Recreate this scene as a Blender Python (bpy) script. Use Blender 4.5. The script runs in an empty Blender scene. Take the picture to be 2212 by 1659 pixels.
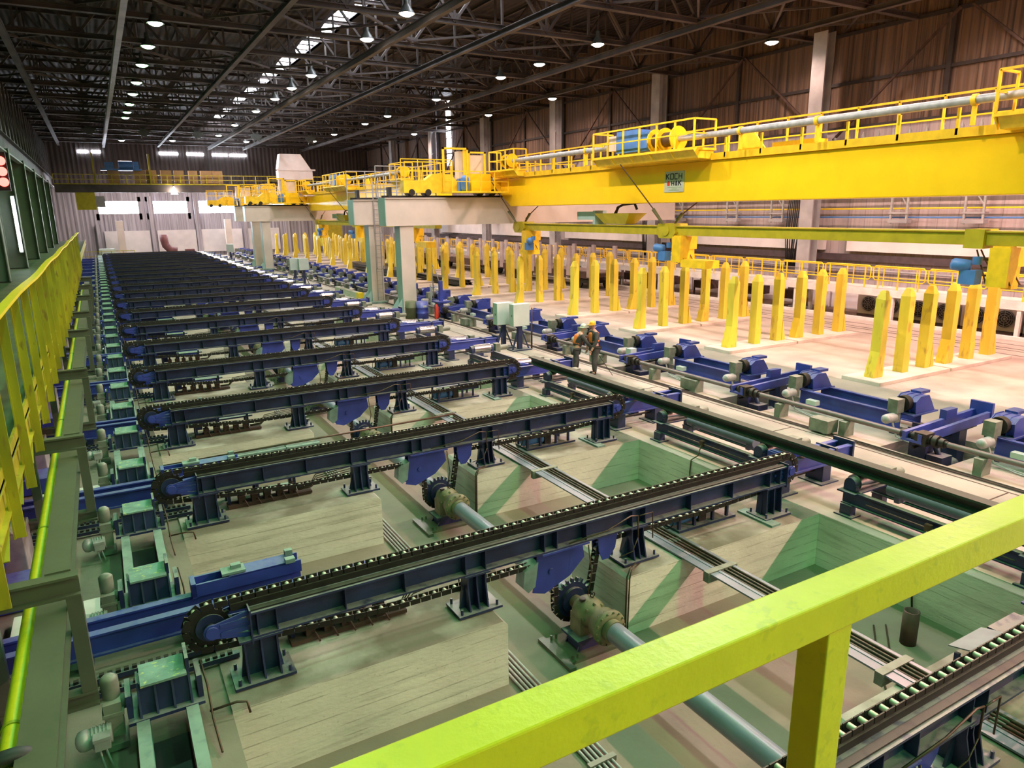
import bpy, math, random
from mathutils import Vector, Matrix
random.seed(7)
S = bpy.context.scene
COL = S.collection
PI = math.pi

# ---------------- camera ----------------
cam_d = bpy.data.cameras.new('camera')
cam = bpy.data.objects.new('camera', cam_d)
COL.objects.link(cam)
S.camera = cam
cam_d.sensor_width = 36.0
cam_d.lens = 24.84
cam_d.clip_start = 0.05
cam_d.clip_end = 500
vyx, vyy, vxx, vxy = 203.0, 467.0, 3850.0, 420.0      # vanishing points of the hall's length and width
Fp = 1526.233
ax = Vector((vxx-1106, vxy-829.5, Fp)).normalized()
ay = Vector((vyx-1106, vyy-829.5, Fp)).normalized()
az = ax.cross(ay)
if az.y > 0: az = -az
right = Vector((ax.x, ay.x, az.x)); up = -Vector((ax.y, ay.y, az.y)); back = -Vector((ax.z, ay.z, az.z))
m = Matrix((right, up, back)).transposed().to_4x4()
m.translation = Vector((0, 0, 6.2))
cam.matrix_world = m

# ---------------- world, exposure ----------------
W = bpy.data.worlds.new('daylight'); S.world = W; W.use_nodes = True
W.node_tree.nodes['Background'].inputs[0].default_value = (0.75, 0.85, 1.0, 1)
W.node_tree.nodes['Background'].inputs[1].default_value = 1.0
S.view_settings.view_transform = 'Standard'
S.view_settings.look = 'None'
S.view_settings.exposure = 0.65
S.view_settings.gamma = 1.0
S.view_settings.use_curve_mapping = False
try:
    S.cycles.use_denoising = True
    S.cycles.max_bounces = 5
    S.cycles.diffuse_bounces = 3
    S.cycles.glossy_bounces = 2
    S.cycles.transmission_bounces = 2
    S.cycles.sample_clamp_indirect = 3.0
    S.cycles.caustics_reflective = False
    S.cycles.caustics_refractive = False
except Exception:
    pass

# lamp rows of the hall and added rows behind the camera: (x, z, list of y, colour, watts, visible lamp, group phrase)
GREEN = (0.22, 1.0, 0.27)
PINK = (1.0, 0.54, 0.48)
TEAL = (0.30, 1.0, 0.52)
WARM = (1.0, 0.68, 0.56)
WHITE = (1.0, 0.80, 0.74)
ROWS = [
    ('left', 4.1, 16.0, [44.4, 50.4, 56.6, 63.9, 69.9, 76.2, 82.0, 86.5], GREEN, 1000),
    ('added_nearback', 9.0, 15.6, [-27, -19, -11], GREEN, 2700),  # unseen green lamps, added to brighten the block fronts
    ('near', 9.0, 15.6, [-3, 6, 15, 24], GREEN, 1350),
    ('walk', 1.5, 15.6, [-16, -4, 9, 20, 31], TEAL, 1500),
    ('centre', 15.1, 16.0, [15, 21.5, 29], WHITE, 3900),
    ('middle', 15.1, 16.0, [36.7, 42.9, 55.4, 61.5, 67.7, 76.3, 88.7, 101], WHITE, 2600),
    ('right', 28.0, 16.0, [20, 26.3, 37.9, 44.6, 50.1, 62, 74.5, 81.8, 94, 104], WARM, 3900),
    ('rightnear', 28.0, 16.0, [0, 7, 14], PINK, 9500),
    ('added_rightback', 28.0, 16.0, [-32, -24, -16, -8], PINK, 15500),  # unseen strong warm lamps, added for frontal light on the blocks
    ('wall', 36.5, 15.8, [2, 20, 32, 56, 68, 88], WARM, 2000),
]

# ---------------- node materials ----------------
def nodes_of(name):
    mt = bpy.data.materials.new(name); mt.use_nodes = True
    nt = mt.node_tree; nt.nodes.clear()
    out = nt.nodes.new('ShaderNodeOutputMaterial')
    b = nt.nodes.new('ShaderNodeBsdfPrincipled')
    nt.links.new(b.outputs[0], out.inputs[0])
    return mt, nt, b
def mixc(nt, fac, a, b):
    n = nt.nodes.new('ShaderNodeMix'); n.data_type = 'RGBA'
    for sock, v in ((n.inputs[0], fac), (n.inputs[6], a), (n.inputs[7], b)):
        if hasattr(v, 'is_linked'): nt.links.new(v, sock)
        elif isinstance(v, (int, float)): sock.default_value = v
        else: sock.default_value = (*v, 1)
    return n.outputs[2]
def ramp(nt, sock, a, b):
    n = nt.nodes.new('ShaderNodeMapRange'); n.clamp = True
    n.inputs[1].default_value = a; n.inputs[2].default_value = b
    nt.links.new(sock, n.inputs[0]); return n.outputs[0]
def math2(nt, op, a, b):
    n = nt.nodes.new('ShaderNodeMath'); n.operation = op
    for i, v in enumerate((a, b)):
        if hasattr(v, 'is_linked'): nt.links.new(v, n.inputs[i])
        else: n.inputs[i].default_value = v
    return n.outputs[0]
def noise(nt, scale, vec=(1, 1, 1), detail=4):
    g = nt.nodes.new('ShaderNodeNewGeometry')
    mp = nt.nodes.new('ShaderNodeMapping'); mp.inputs['Scale'].default_value = vec
    nt.links.new(g.outputs['Position'], mp.inputs[0])
    n = nt.nodes.new('ShaderNodeTexNoise'); n.inputs['Scale'].default_value = scale; n.inputs['Detail'].default_value = detail
    nt.links.new(mp.outputs[0], n.inputs['Vector'])
    return n.outputs[0]
def geo_sep(nt, which):
    g = nt.nodes.new('ShaderNodeNewGeometry'); s = nt.nodes.new('ShaderNodeSeparateXYZ')
    nt.links.new(g.outputs[which], s.inputs[0]); return s.outputs
def M(name, col, rough=0.6, metal=0.0, var=0.18, scale=2.5, dust=None, bump=0.0, stretch=(1, 1, 1), emis=None, es=1.0, wear=None):
    mt, nt, b = nodes_of(name)
    b.inputs['Roughness'].default_value = rough; b.inputs['Metallic'].default_value = metal
    nz = noise(nt, scale, stretch)
    c0 = tuple(max(0, v*(1-var)) for v in col); c1 = tuple(min(1, v*(1+var)) for v in col)
    c = mixc(nt, ramp(nt, nz, 0.35, 0.65), c0, c1)
    if wear:
        c = mixc(nt, ramp(nt, noise(nt, scale*3, stretch, 6), 0.60, 0.68), c, wear)
    if dust:
        nzz = geo_sep(nt, 'Normal')[2]
        f = math2(nt, 'MULTIPLY', ramp(nt, nzz, 0.3, 0.9), ramp(nt, noise(nt, 6.0), 0.25, 0.5))
        f = math2(nt, 'MULTIPLY', f, dust[3])
        c = mixc(nt, f, c, dust[:3])
    nt.links.new(c, b.inputs['Base Color'])
    if bump:
        bp = nt.nodes.new('ShaderNodeBump'); bp.inputs['Strength'].default_value = bump; bp.inputs['Distance'].default_value = 0.03
        nt.links.new(noise(nt, scale*6, stretch), bp.inputs['Height']); nt.links.new(bp.outputs[0], b.inputs['Normal'])
    if emis:
        b.inputs['Emission Color'].default_value = (*emis, 1); b.inputs['Emission Strength'].default_value = es
    return mt
def concrete(name, col, dark, boards=True, cracks=True, amt=0.5, dirt=None):
    mt, nt, b = nodes_of(name)
    b.inputs['Roughness'].default_value = 0.85
    c = mixc(nt, ramp(nt, noise(nt, 0.55, (1, 1, 1.5), 6), 0.35, 0.65), col, tuple(v*0.72 for v in col))
    # stains stretched along the boards
    st = ramp(nt, noise(nt, 1.6, (0.35, 0.5, 5), 8), 0.52, 0.72)
    c = mixc(nt, math2(nt, 'MULTIPLY', st, amt), c, dark)
    if boards:
        pz = geo_sep(nt, 'Position')[2]; wob = noise(nt, 1.5, (0.5, 0.5, 2))
        z2 = math2(nt, 'ADD', pz, math2(nt, 'MULTIPLY', wob, 0.05))
        fr = math2(nt, 'FRACT', math2(nt, 'MULTIPLY', z2, 5.2), 0)
        ln = math2(nt, 'LESS_THAN', fr, 0.09)
        nz = geo_sep(nt, 'Normal')[2]
        side = math2(nt, 'LESS_THAN', math2(nt, 'ABSOLUTE', nz, 0), 0.4)
        broken = ramp(nt, noise(nt, 2.4, (1, 1, 6)), 0.42, 0.58)
        f = math2(nt, 'MULTIPLY', math2(nt, 'MULTIPLY', ln, side), math2(nt, 'MULTIPLY', broken, 0.55))
        c = mixc(nt, f, c, dark)
    if cracks:
        sp = ramp(nt, noise(nt, 14, (1, 1, 1), 3), 0.68, 0.74)
        c = mixc(nt, math2(nt, 'MULTIPLY', sp, 0.35), c, dark)
    if dirt:
        up_ = math2(nt, 'MULTIPLY', ramp(nt, geo_sep(nt, 'Normal')[2], 0.5, 0.9), ramp(nt, noise(nt, 0.8, (1, 1, 1), 5), 0.2, 0.55))
        c = mixc(nt, up_, c, dirt)
    nt.links.new(c, b.inputs['Base Color'])
    bp = nt.nodes.new('ShaderNodeBump'); bp.inputs['Strength'].default_value = 0.35; bp.inputs['Distance'].default_value = 0.02
    nt.links.new(noise(nt, 9, (1, 1, 2.5), 6), bp.inputs['Height']); nt.links.new(bp.outputs[0], b.inputs['Normal'])
    return mt
def corrugated(name, c0, c1, dark, period, axis=1, rough=0.7, streak=0.9):
    mt, nt, b = nodes_of(name)
    b.inputs['Roughness'].default_value = rough
    sx = (6, 6, 0.12)
    c = mixc(nt, ramp(nt, noise(nt, 0.5, sx, 6), 0.35, 0.65), c0, c1)
    c = mixc(nt, math2(nt, 'MULTIPLY', ramp(nt, noise(nt, 1.1, sx, 8), 0.5, 0.68), streak), c, dark)
    p = geo_sep(nt, 'Position')[axis]
    sn = math2(nt, 'SINE', math2(nt, 'MULTIPLY', p, 2*PI/period), 0)
    fr = math2(nt, 'FRACT', math2(nt, 'MULTIPLY', p, 0.9), 0)
    seam = math2(nt, 'LESS_THAN', fr, 0.05)
    c = mixc(nt, math2(nt, 'MULTIPLY', seam, 0.6), c, dark)
    nt.links.new(c, b.inputs['Base Color'])
    bp = nt.nodes.new('ShaderNodeBump'); bp.inputs['Strength'].default_value = 0.9; bp.inputs['Distance'].default_value = 0.04
    nt.links.new(sn, bp.inputs['Height']); nt.links.new(bp.outputs[0], b.inputs['Normal'])
    return mt

DUST = (0.40, 0.40, 0.34)
m_blue = M('blue_steel_paint', (0.020, 0.029, 0.092), 0.38, 0, 0.3, 2.0, dust=(*DUST, 0.55), wear=(0.012, 0.02, 0.07))
m_blue2 = M('bright_blue_paint', (0.035, 0.055, 0.33), 0.42, 0, 0.2, 2.0, dust=(0.30, 0.32, 0.40, 0.35))
m_teal = M('dusty_teal_plate', (0.17, 0.27, 0.25), 0.55, 0, 0.25, 3, dust=(0.33, 0.42, 0.34, 0.45))
m_dark = M('oily_dark_steel', (0.022, 0.020, 0.018), 0.5, 0.3, 0.3, 4, dust=(0.10, 0.09, 0.06, 0.5))
m_roll = M('polished_pin_steel', (0.62, 0.60, 0.48), 0.35, 0.3, 0.15, 5)
m_shiny = M('shiny_roller_steel', (0.62, 0.60, 0.57), 0.25, 1.0, 0.08, 5)
m_gear = M('grey_green_gear_paint', (0.17, 0.19, 0.15), 0.5, 0, 0.25, 4, dust=(0.34, 0.34, 0.28, 0.5))
m_ochre = M('dull_olive_housing_paint', (0.16, 0.16, 0.085), 0.5, 0, 0.25, 5)
m_pipe = M('grey_blue_shaft_paint', (0.20, 0.23, 0.29), 0.32, 0, 0.08, 2)
m_copper = M('brown_hydraulic_pipe', (0.085, 0.055, 0.035), 0.4, 0.4, 0.3, 5)
m_conc = concrete('board_marked_concrete', (0.80, 0.77, 0.69), (0.25, 0.23, 0.18), amt=0.45, dirt=(0.21, 0.185, 0.14))
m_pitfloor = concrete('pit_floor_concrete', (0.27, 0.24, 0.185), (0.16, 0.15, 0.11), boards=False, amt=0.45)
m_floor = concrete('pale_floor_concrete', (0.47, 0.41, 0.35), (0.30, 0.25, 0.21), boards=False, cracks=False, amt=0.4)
m_plinth = M('plinth_concrete', (0.56, 0.50, 0.44), 0.85, 0, 0.12, 1.5, bump=0.1)
m_white = M('painted_white_concrete', (0.62, 0.60, 0.56), 0.8, 0, 0.1, 2)
m_lime = M('railing_yellow_paint', (0.95, 0.70, 0.02), 0.36, 0, 0.05, 9, wear=(0.84, 0.63, 0.022), bump=0.05, stretch=(1, 1, 1))
m_slat = M('old_yellow_slat_paint', (0.40, 0.35, 0.015), 0.5, 0, 0.22, 2.5, wear=(0.30, 0.20, 0.03), stretch=(1, 1, 0.3))
m_grey = M('grey_green_structural_paint', (0.10, 0.11, 0.075), 0.32, 0, 0.12, 2, dust=(0.14, 0.15, 0.10, 0.4))
m_rail = M('dark_green_rolled_steel', (0.045, 0.062, 0.048), 0.45, 0.2, 0.15, 2)
m_crane = M('crane_yellow_paint', (0.95, 0.60, 0.01), 0.30, 0, 0.04, 1)
m_crane2 = M('crane_yellow_fittings', (0.90, 0.58, 0.02), 0.4, 0, 0.1, 3)
m_olive = M('spreader_yellow_paint', (0.48, 0.40, 0.02), 0.45, 0, 0.12, 2)
m_boll = M('stanchion_yellow_paint', (0.74, 0.58, 0.05), 0.45, 0, 0.14, 1.2, wear=(0.55, 0.38, 0.05), stretch=(1, 1, 0.4))
m_bluemotor = M('light_blue_motor_paint', (0.07, 0.20, 0.50), 0.4, 0, 0.1, 4)
m_bmot2 = M('pale_grey_motor_paint', (0.36, 0.37, 0.36), 0.45, 0.1, 0.15, 5)
m_cab = M('pale_cabinet_paint', (0.50, 0.58, 0.55), 0.45, 0, 0.05, 2)
m_beam = M('pinkish_white_girder_paint', (0.62, 0.54, 0.48), 0.5, 0, 0.05, 1)
m_beam2 = M('teal_grey_paint_and_green_lit_face', (0.35, 0.50, 0.48), 0.5, 0, 0.06, 1)  # green light on left girder faces put into the colour; control box's own blue-grey
m_colg = M('grey_building_column_paint', (0.33, 0.32, 0.33), 0.6, 0, 0.15, 1)
m_colgreen = M('left_column_paint', (0.17, 0.19, 0.15), 0.6, 0, 0.12, 1)
m_deck = M('dark_green_deck_plate', (0.09, 0.11, 0.05), 0.6, 0, 0.25, 1.5)
m_roof = corrugated('dark_sooty_roof_sheet', (0.022, 0.016, 0.016), (0.036, 0.027, 0.026), (0.012, 0.009, 0.009), 0.5, 0)
m_truss = M('sooty_truss_steel', (0.075, 0.062, 0.058), 0.7, 0, 0.35, 0.6)
m_brown = corrugated('rusty_brown_wall_sheet', (0.13, 0.078, 0.055), (0.20, 0.125, 0.085), (0.035, 0.024, 0.022), 0.45, 1)
m_brown2 = corrugated('sooty_upper_end_wall_sheet', (0.06, 0.045, 0.042), (0.10, 0.075, 0.07), (0.025, 0.02, 0.02), 0.6, 0)
m_lilac = corrugated('pale_lilac_wall_panel', (0.40, 0.34, 0.34), (0.48, 0.41, 0.41), (0.22, 0.19, 0.19), 1.1, 1, streak=0.45)
m_farw = corrugated('streaked_end_wall_sheet', (0.36, 0.33, 0.37), (0.46, 0.43, 0.47), (0.16, 0.14, 0.16), 0.6, 0, streak=0.8)
m_panelw = M('white_wall_panel', (0.70, 0.66, 0.66), 0.5, 0, 0.06, 1)
m_sky = M('daylit_glass', (0.9, 0.9, 0.9), 0.4, emis=(0.80, 0.88, 1.0), es=45.0)
m_sky2 = M('daylit_roof_glass', (0.9, 0.9, 0.9), 0.4, emis=(0.86, 0.90, 1.0), es=14.0)
m_lampw = M('glowing_warm_lamp_glass', (1, 1, 1), 0.4, emis=(1.0, 0.86, 0.72), es=30.0)
m_lampg = M('glowing_green_lamp_glass', (1, 1, 1), 0.4, emis=(0.45, 1.0, 0.45), es=14.0)
m_shade = M('enamel_lamp_shade', (0.08, 0.09, 0.08), 0.4, 0, 0.1, 3)
m_black = M('black_rubber', (0.015, 0.015, 0.018), 0.5, 0, 0.2, 4)
m_rust = M('dark_rusty_steel', (0.075, 0.042, 0.032), 0.7, 0.1, 0.35, 2)
m_steelstock = M('dark_rolled_bars', (0.055, 0.050, 0.055), 0.45, 0.4, 0.25, 3)
m_orange = M('orange_vest_fabric', (0.85, 0.20, 0.03), 0.7, 0, 0.08, 8)
m_work = M('dark_workwear_fabric', (0.055, 0.055, 0.055), 0.9, 0, 0.2, 8)
m_skin = M('skin', (0.48, 0.27, 0.19), 0.55, 0, 0.06, 10)
m_hely = M('yellow_helmet_plastic', (0.85, 0.45, 0.02), 0.3, 0, 0.03, 5)
m_helw = M('white_helmet_plastic', (0.62, 0.64, 0.52), 0.3, 0, 0.03, 5)
m_red = M('red_paint', (0.55, 0.04, 0.02), 0.4, 0, 0.1, 5)
m_redlamp = M('glowing_red_signal', (0.5, 0.02, 0.02), 0.4, emis=(1.0, 0.05, 0.04), es=8)
m_tube = M('glowing_tube', (1, 1, 1), 0.4, emis=(0.85, 0.95, 1.0), es=9)
m_sign = M('pale_sign_plate', (0.42, 0.46, 0.38), 0.5, 0, 0.04, 3)
m_ink = M('dark_sign_lettering', (0.03, 0.035, 0.05), 0.5)
m_gl = M('faded_green_lettering', (0.22, 0.36, 0.16), 0.5)
m_rope = M('brown_wire_rope', (0.10, 0.06, 0.03), 0.6, 0.2, 0.2, 5)
m_cream = M('cream_cabinet_paint', (0.62, 0.52, 0.40), 0.5, 0, 0.06, 2)
m_wood = M('tan_cabinet_paint', (0.36, 0.22, 0.10), 0.6, 0, 0.12, 1)
m_maroon = M('maroon_duct_paint', (0.16, 0.055, 0.055), 0.6, 0, 0.15, 2)

# ---------------- mesh builder ----------------
class MB:
    def __init__(s): s.v = []; s.f = []; s.sm = []
    def add(s, vs, fs, smooth=False):
        n = len(s.v); s.v += [tuple(v) for v in vs]; s.f += [tuple(i+n for i in f) for f in fs]; s.sm += [smooth]*len(fs); return s
    def box(s, x0, x1, y0, y1, z0, z1):
        vs = [(x, y, z) for z in (z0, z1) for y in (y0, y1) for x in (x0, x1)]
        return s.add(vs, [(0, 2, 3, 1), (4, 5, 7, 6), (0, 1, 5, 4), (2, 6, 7, 3), (0, 4, 6, 2), (1, 3, 7, 5)])
    def prism(s, poly, axis, a, b):
        # poly: 2D points in the plane normal to axis; (x: (y,z)), (y: (x,z)), (z: (x,y))
        def p(u, w, t): return {'x': (t, u, w), 'y': (u, t, w), 'z': (u, w, t)}[axis]
        n = len(poly)
        vs = [p(u, w, a) for u, w in poly]+[p(u, w, b) for u, w in poly]
        fs = [tuple(range(n)), tuple(range(2*n-1, n-1, -1))]
        fs += [(i, i+n, (i+1) % n+n, (i+1) % n) for i in range(n)]
        return s.add(vs, fs)
    def cyl(s, p0, p1, r, n=12, r1=None, cap=True):
        p0 = Vector(p0); p1 = Vector(p1); d = (p1-p0).normalized(); r1 = r if r1 is None else r1
        u = d.orthogonal().normalized(); w = d.cross(u)
        vs = []
        for p, rr in ((p0, r), (p1, r1)):
            for i in range(n):
                a = 2*PI*i/n; vs.append(p+u*math.cos(a)*rr+w*math.sin(a)*rr)
        s.add(vs, [(i, (i+1) % n, (i+1) % n+n, i+n) for i in range(n)], n > 6)
        if cap: s.add(vs, [tuple(range(n-1, -1, -1)), tuple(range(n, 2*n))])
        return s
    def tube(s, pts, r, n=6, closed=False):
        pts = [Vector(p) for p in pts]; k = len(pts); rings = []
        prev = None
        for i, p in enumerate(pts):
            if closed: d = (pts[(i+1) % k]-pts[i-1]).normalized()
            else: d = (pts[min(i+1, k-1)]-pts[max(i-1, 0)]).normalized()
            u = d.orthogonal().normalized() if prev is None else (prev-d*prev.dot(d)).normalized()
            prev = u; w = d.cross(u)
            rings.append([p+u*math.cos(2*PI*j/n)*r+w*math.sin(2*PI*j/n)*r for j in range(n)])
        vs = [v for rg in rings for v in rg]; fs = []
        for i in range(k if closed else k-1):
            a = i*n; b = ((i+1) % k)*n
            fs += [(a+j, a+(j+1) % n, b+(j+1) % n, b+j) for j in range(n)]
        if not closed: fs += [tuple(range(n-1, -1, -1)), tuple(range((k-1)*n, k*n))]
        return s.add(vs, fs, True)
    def bar(s, p0, p1, w, h, up=(0, 0, 1)):
        # a straight bar of rectangular section, width w across, height h along up
        p0 = Vector(p0); p1 = Vector(p1); d = (p1-p0).normalized(); up = Vector(up)
        if abs(d.dot(up)) > 0.99: up = Vector((1, 0, 0))
        a = d.cross(up).normalized(); b = a.cross(d)
        vs = [p+a*i*w/2+b*j*h/2 for p in (p0, p1) for i, j in ((-1, -1), (1, -1), (1, 1), (-1, 1))]
        return s.add(vs, [(3, 2, 1, 0), (4, 5, 6, 7), (0, 1, 5, 4), (1, 2, 6, 5), (2, 3, 7, 6), (3, 0, 4, 7)])
    def ibeam(s, p0, p1, h, w, tf=0.02, tw=0.015, up=(0, 0, 1)):
        p0 = Vector(p0); p1 = Vector(p1); d = (p1-p0).normalized(); up = Vector(up)
        if abs(d.dot(up)) > 0.99: up = Vector((0, 1, 0))
        a = d.cross(up).normalized(); b = a.cross(d)
        H = b*(h/2-tf/2)
        s.bar(p0+H, p1+H, w, tf, b); s.bar(p0-H, p1-H, w, tf, b); s.bar(p0, p1, tw, h-2*tf, b)
        return s
    def lathe(s, prof, c, axis=(0, 0, 1), n=16):
        ax_ = Vector(axis).normalized(); u = ax_.orthogonal().normalized(); w = ax_.cross(u); c = Vector(c); vs = []
        for r, t in prof:
            for i in range(n):
                a = 2*PI*i/n; vs.append(c+ax_*t+u*math.cos(a)*r+w*math.sin(a)*r)
        k = len(prof)
        fs = [(j*n+i, j*n+(i+1) % n, (j+1)*n+(i+1) % n, (j+1)*n+i) for j in range(k-1) for i in range(n)]
        if prof[0][0] > 1e-4: fs.append(tuple(range(n-1, -1, -1)))
        if prof[-1][0] > 1e-4: fs.append(tuple(range((k-1)*n, k*n)))
        return s.add(vs, fs, True)
    def gear(s, c, r0, r1, teeth, y0, y1):
        poly = []
        for i in range(teeth):
            a = 2*PI*i/teeth; st = 2*PI/teeth
            for f, r in ((0, r0), (0.22, r0), (0.36, r1), (0.64, r1), (0.78, r0)):
                poly.append((c[0]+math.cos(a+f*st)*r, c[1]+math.sin(a+f*st)*r))
        return s.prism(poly, 'y', y0, y1)
    def build(s, name, mat, parent=None, bevel=0.0, smooth=False):
        off = Vector((0, 0, 0)); q = parent
        while q is not None: off += Vector(q.location); q = q.parent
        me = bpy.data.meshes.new(name)
        me.from_pydata([tuple(Vector(v)-off) for v in s.v], [], s.f)
        me.polygons.foreach_set('use_smooth', s.sm)
        me.materials.append(mat)
        me.update()
        import bmesh as _b
        bm = _b.new(); bm.from_mesh(me); _b.ops.recalc_face_normals(bm, faces=bm.faces); bm.to_mesh(me); bm.free()
        o = bpy.data.objects.new(name, me); COL.objects.link(o)
        if parent is not None: o.parent = parent
        if bevel:
            bv = o.modifiers.new('bevel', 'BEVEL'); bv.width = bevel; bv.segments = 2; bv.limit_method = 'ANGLE'
        return o
def thing(name, label, cat, loc=(0, 0, 0), group=None):
    o = bpy.data.objects.new(name, None); COL.objects.link(o); o.location = loc; o.empty_display_size = 0.2
    return tag(o, label, cat, group)
def tag(o, label, cat, group=None, kind=None):
    o['label'] = label; o['category'] = cat
    if group: o['group'] = group
    if kind: o['kind'] = kind
    return o
def struct(name, mb, mat, parent=None, bevel=0):
    o = mb.build(name, mat, parent, bevel); o['kind'] = 'structure'; return o
def dup(root, delta, label, group=None):
    r = root.copy(); COL.objects.link(r); r.location = Vector(root.location)+Vector(delta)
    r['label'] = label
    if group: r['group'] = group
    for ch in list(root.children):
        c = ch.copy(); COL.objects.link(c); c.parent = r
        for g in list(ch.children):
            d = g.copy(); COL.objects.link(d); d.parent = c
    return r
ORD = ['first', 'second', 'third', 'fourth', 'fifth', 'sixth', 'seventh', 'eighth', 'ninth', 'tenth', 'eleventh', 'twelfth', 'thirteenth', 'fourteenth', 'fifteenth',
       'sixteenth', 'seventeenth', 'eighteenth', 'nineteenth', 'twentieth', 'twenty-first', 'twenty-second', 'twenty-third', 'twenty-fourth', 'twenty-fifth', 'twenty-sixth']
P = 5.77          # pitch of the conveyor modules along the hall
Y0 = 9.21         # centre line of the first module fully in view
NMOD = 20         # modules n = -1 .. 18
def YC(n): return Y0+P*n
# ---------------- setting: floors, pits, walls, roof ----------------
PZ = -1.15
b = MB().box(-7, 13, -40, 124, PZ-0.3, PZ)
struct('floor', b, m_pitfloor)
# right slab (starts at the pit wall) with a recess around every transfer arm of the outer line
b = MB()
b.box(12.3, 17.3, -40, 124, PZ-0.3, 0); b.box(19.7, 37.0, -40, 124, PZ-0.3, 0)
ys = -40
for n in range(-1, 19):
    y = YC(n)
    if y-0.5 > ys: b.box(17.3, 19.7, ys, y-0.35, PZ-0.3, 0)
    b.box(17.3, 19.7, y-0.35, y+1.4, PZ-0.3, -1.0)
    ys = y+1.4
b.box(17.3, 19.7, ys, 124, PZ-0.3, 0)
struct('floor', b, m_floor)
b = MB().box(37.0, 41, -40, 124, PZ-0.3, -0.15)
struct('floor', b, M('brown_track_floor', (0.20, 0.13, 0.10), 0.9, 0, 0.3, 1.5))
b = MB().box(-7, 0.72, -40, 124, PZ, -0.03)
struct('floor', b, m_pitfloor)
struct('wall_pit', MB().box(12.285, 12.303, -40, 123, PZ, -0.004), m_conc)
# pale curb at the edge of the slab and joints
b = MB().box(36.6, 36.85, -4, 122, 0, 0.16)
struct('trim_1', b, m_white)
b = MB()
for xx in (28.3+4.6, 34.4): b.box(xx, xx+0.07, -4, 122, 0.0, 0.006); b.box(xx+1.0, xx+1.07, -4, 122, 0.0, 0.006)
struct('trim_2', b, m_rust)
b = MB()
for xx in (15.75, 16.75): b.box(xx, xx+0.035, -4, 120, 0, 0.006)
for n in range(0, 19): b.box(15.75, 16.75, YC(n)-2.0, YC(n)-1.97, 0, 0.006)
struct('trim_3', b, m_rust)
# foundation blocks
fnd_l = MB().prism([(0.72, PZ), (4.78, PZ), (4.78, -0.08), (4.70, 0), (0.72, 0)], 'y', Y0-0.62, Y0+1.15)
fl = fnd_l.build('concrete_foundation', m_conc, None); tag(fl, '', 'foundation')
fnd_r = MB().prism([(7.22, PZ), (12.283, PZ), (12.283, 0), (7.28, 0), (7.22, -0.06)], 'y', Y0-0.55, Y0+1.15)
fr_ = fnd_r.build('concrete_foundation', m_conc, None); tag(fr_, '', 'foundation')
for n in range(-1, NMOD-1):
    for src, side in ((fl, 'left'), (fr_, 'right')):
        o = src if n == 0 else src.copy()
        if n: COL.objects.link(o); o.location = (0, P*n, 0)
        o['label'] = 'board-marked concrete block carrying the %s end of chain conveyor %s from the camera' % (side, ORD[n+1])
        o['group'] = 'concrete blocks under the chain conveyors'

# walls
b = MB().box(41, 41.3, -40, 124, 10.9, 20.4)
struct('wall_right', b, m_brown)
b = MB().box(41, 41.3, -40, 124, -1.2, 10.9)
struct('wall_right', b, m_lilac)
b = MB().box(-7.3, -7, -40, 124, -1.2, 20.4)
struct('wall_left', b, m_colgreen)
b = MB()
for z0, z1 in ((-1.4, 5.6), (8.9, 10.4)): b.box(-7, 41, 122, 122.3, z0, z1)
for x0, x1 in ((-7, 0.3), (6.3, 6.9), (13.0, 13.5), (20.6, 41)): b.box(x0, x1, 122, 122.3, 5.6, 8.9)
# roof window slots cut above
struct('wall_back', b, m_farw)
b = MB().box(-7, 41, 122, 122.3, 10.4, 20.4)
struct('wall_back', b, m_brown2)
b = MB().box(-7, 41, -40.3, -40, -1.2, 20.4)
struct('wall_front', b, m_farw)
b = MB()
b.box(-7, 17.2, -40, 124, 20.4, 20.6); b.box(17.2, 18.9, -40, -4, 20.4, 20.6); b.box(18.9, 41, -40, 124, 20.4, 20.6)
struct('ceiling', b, m_roof)
# roof monitor glazing
b = MB()
for k in range(-1, 60):
    y = k*2.07
    b.box(17.2, 18.9, y, y+1.75, 20.8, 20.84)
w = struct('window_1', b, m_sky2)
b = MB()
b.box(17.15, 17.2, -4, 124, 20.4, 20.9); b.box(18.9, 18.95, -4, 124, 20.4, 20.9)
for k in range(-1, 60):
    b.box(17.15, 18.95, k*2.07+1.75, k*2.07+2.07, 20.74, 20.9)
struct('trim_4', b, m_truss)
for i, (x0, x1) in enumerate(((0.3, 6.3), (6.9, 13.0), (13.5, 20.6))):
    w = struct('window_%d' % (i+2), MB().box(x0+0.4, x1-0.4, 122.1, 122.15, 6.5, 8.25), m_sky)
    f = MB(); f.box(x0, x0+0.4, 122, 122.3, 5.6, 8.9); f.box(x1-0.4, x1, 122, 122.3, 5.6, 8.9)
    f.box(x0, x1, 122, 122.3, 5.6, 6.5); f.box(x0, x1, 122, 122.3, 8.25, 8.9)
    fo = f.build('window_frame', m_farw, w)
# narrow glazed slit in the right wall
s = MB()
for k in range(7):
    z = 12.0+k*1.15
    s.box(40.93, 40.98, 86.6, 87.9, z, z+1.0)
struct('window_5', s, m_sky2)
# small high panes in the end wall
s = MB()
for x0, x1 in ((-0.8, 0.4), (0.9, 2.0), (9.6, 12.2), (13.4, 15.8), (17.0, 19.2), (19.6, 22.0)): s.box(x0, x1, 121.9, 121.95, 15.0, 15.35)
struct('window_6', s, m_sky)
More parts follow.
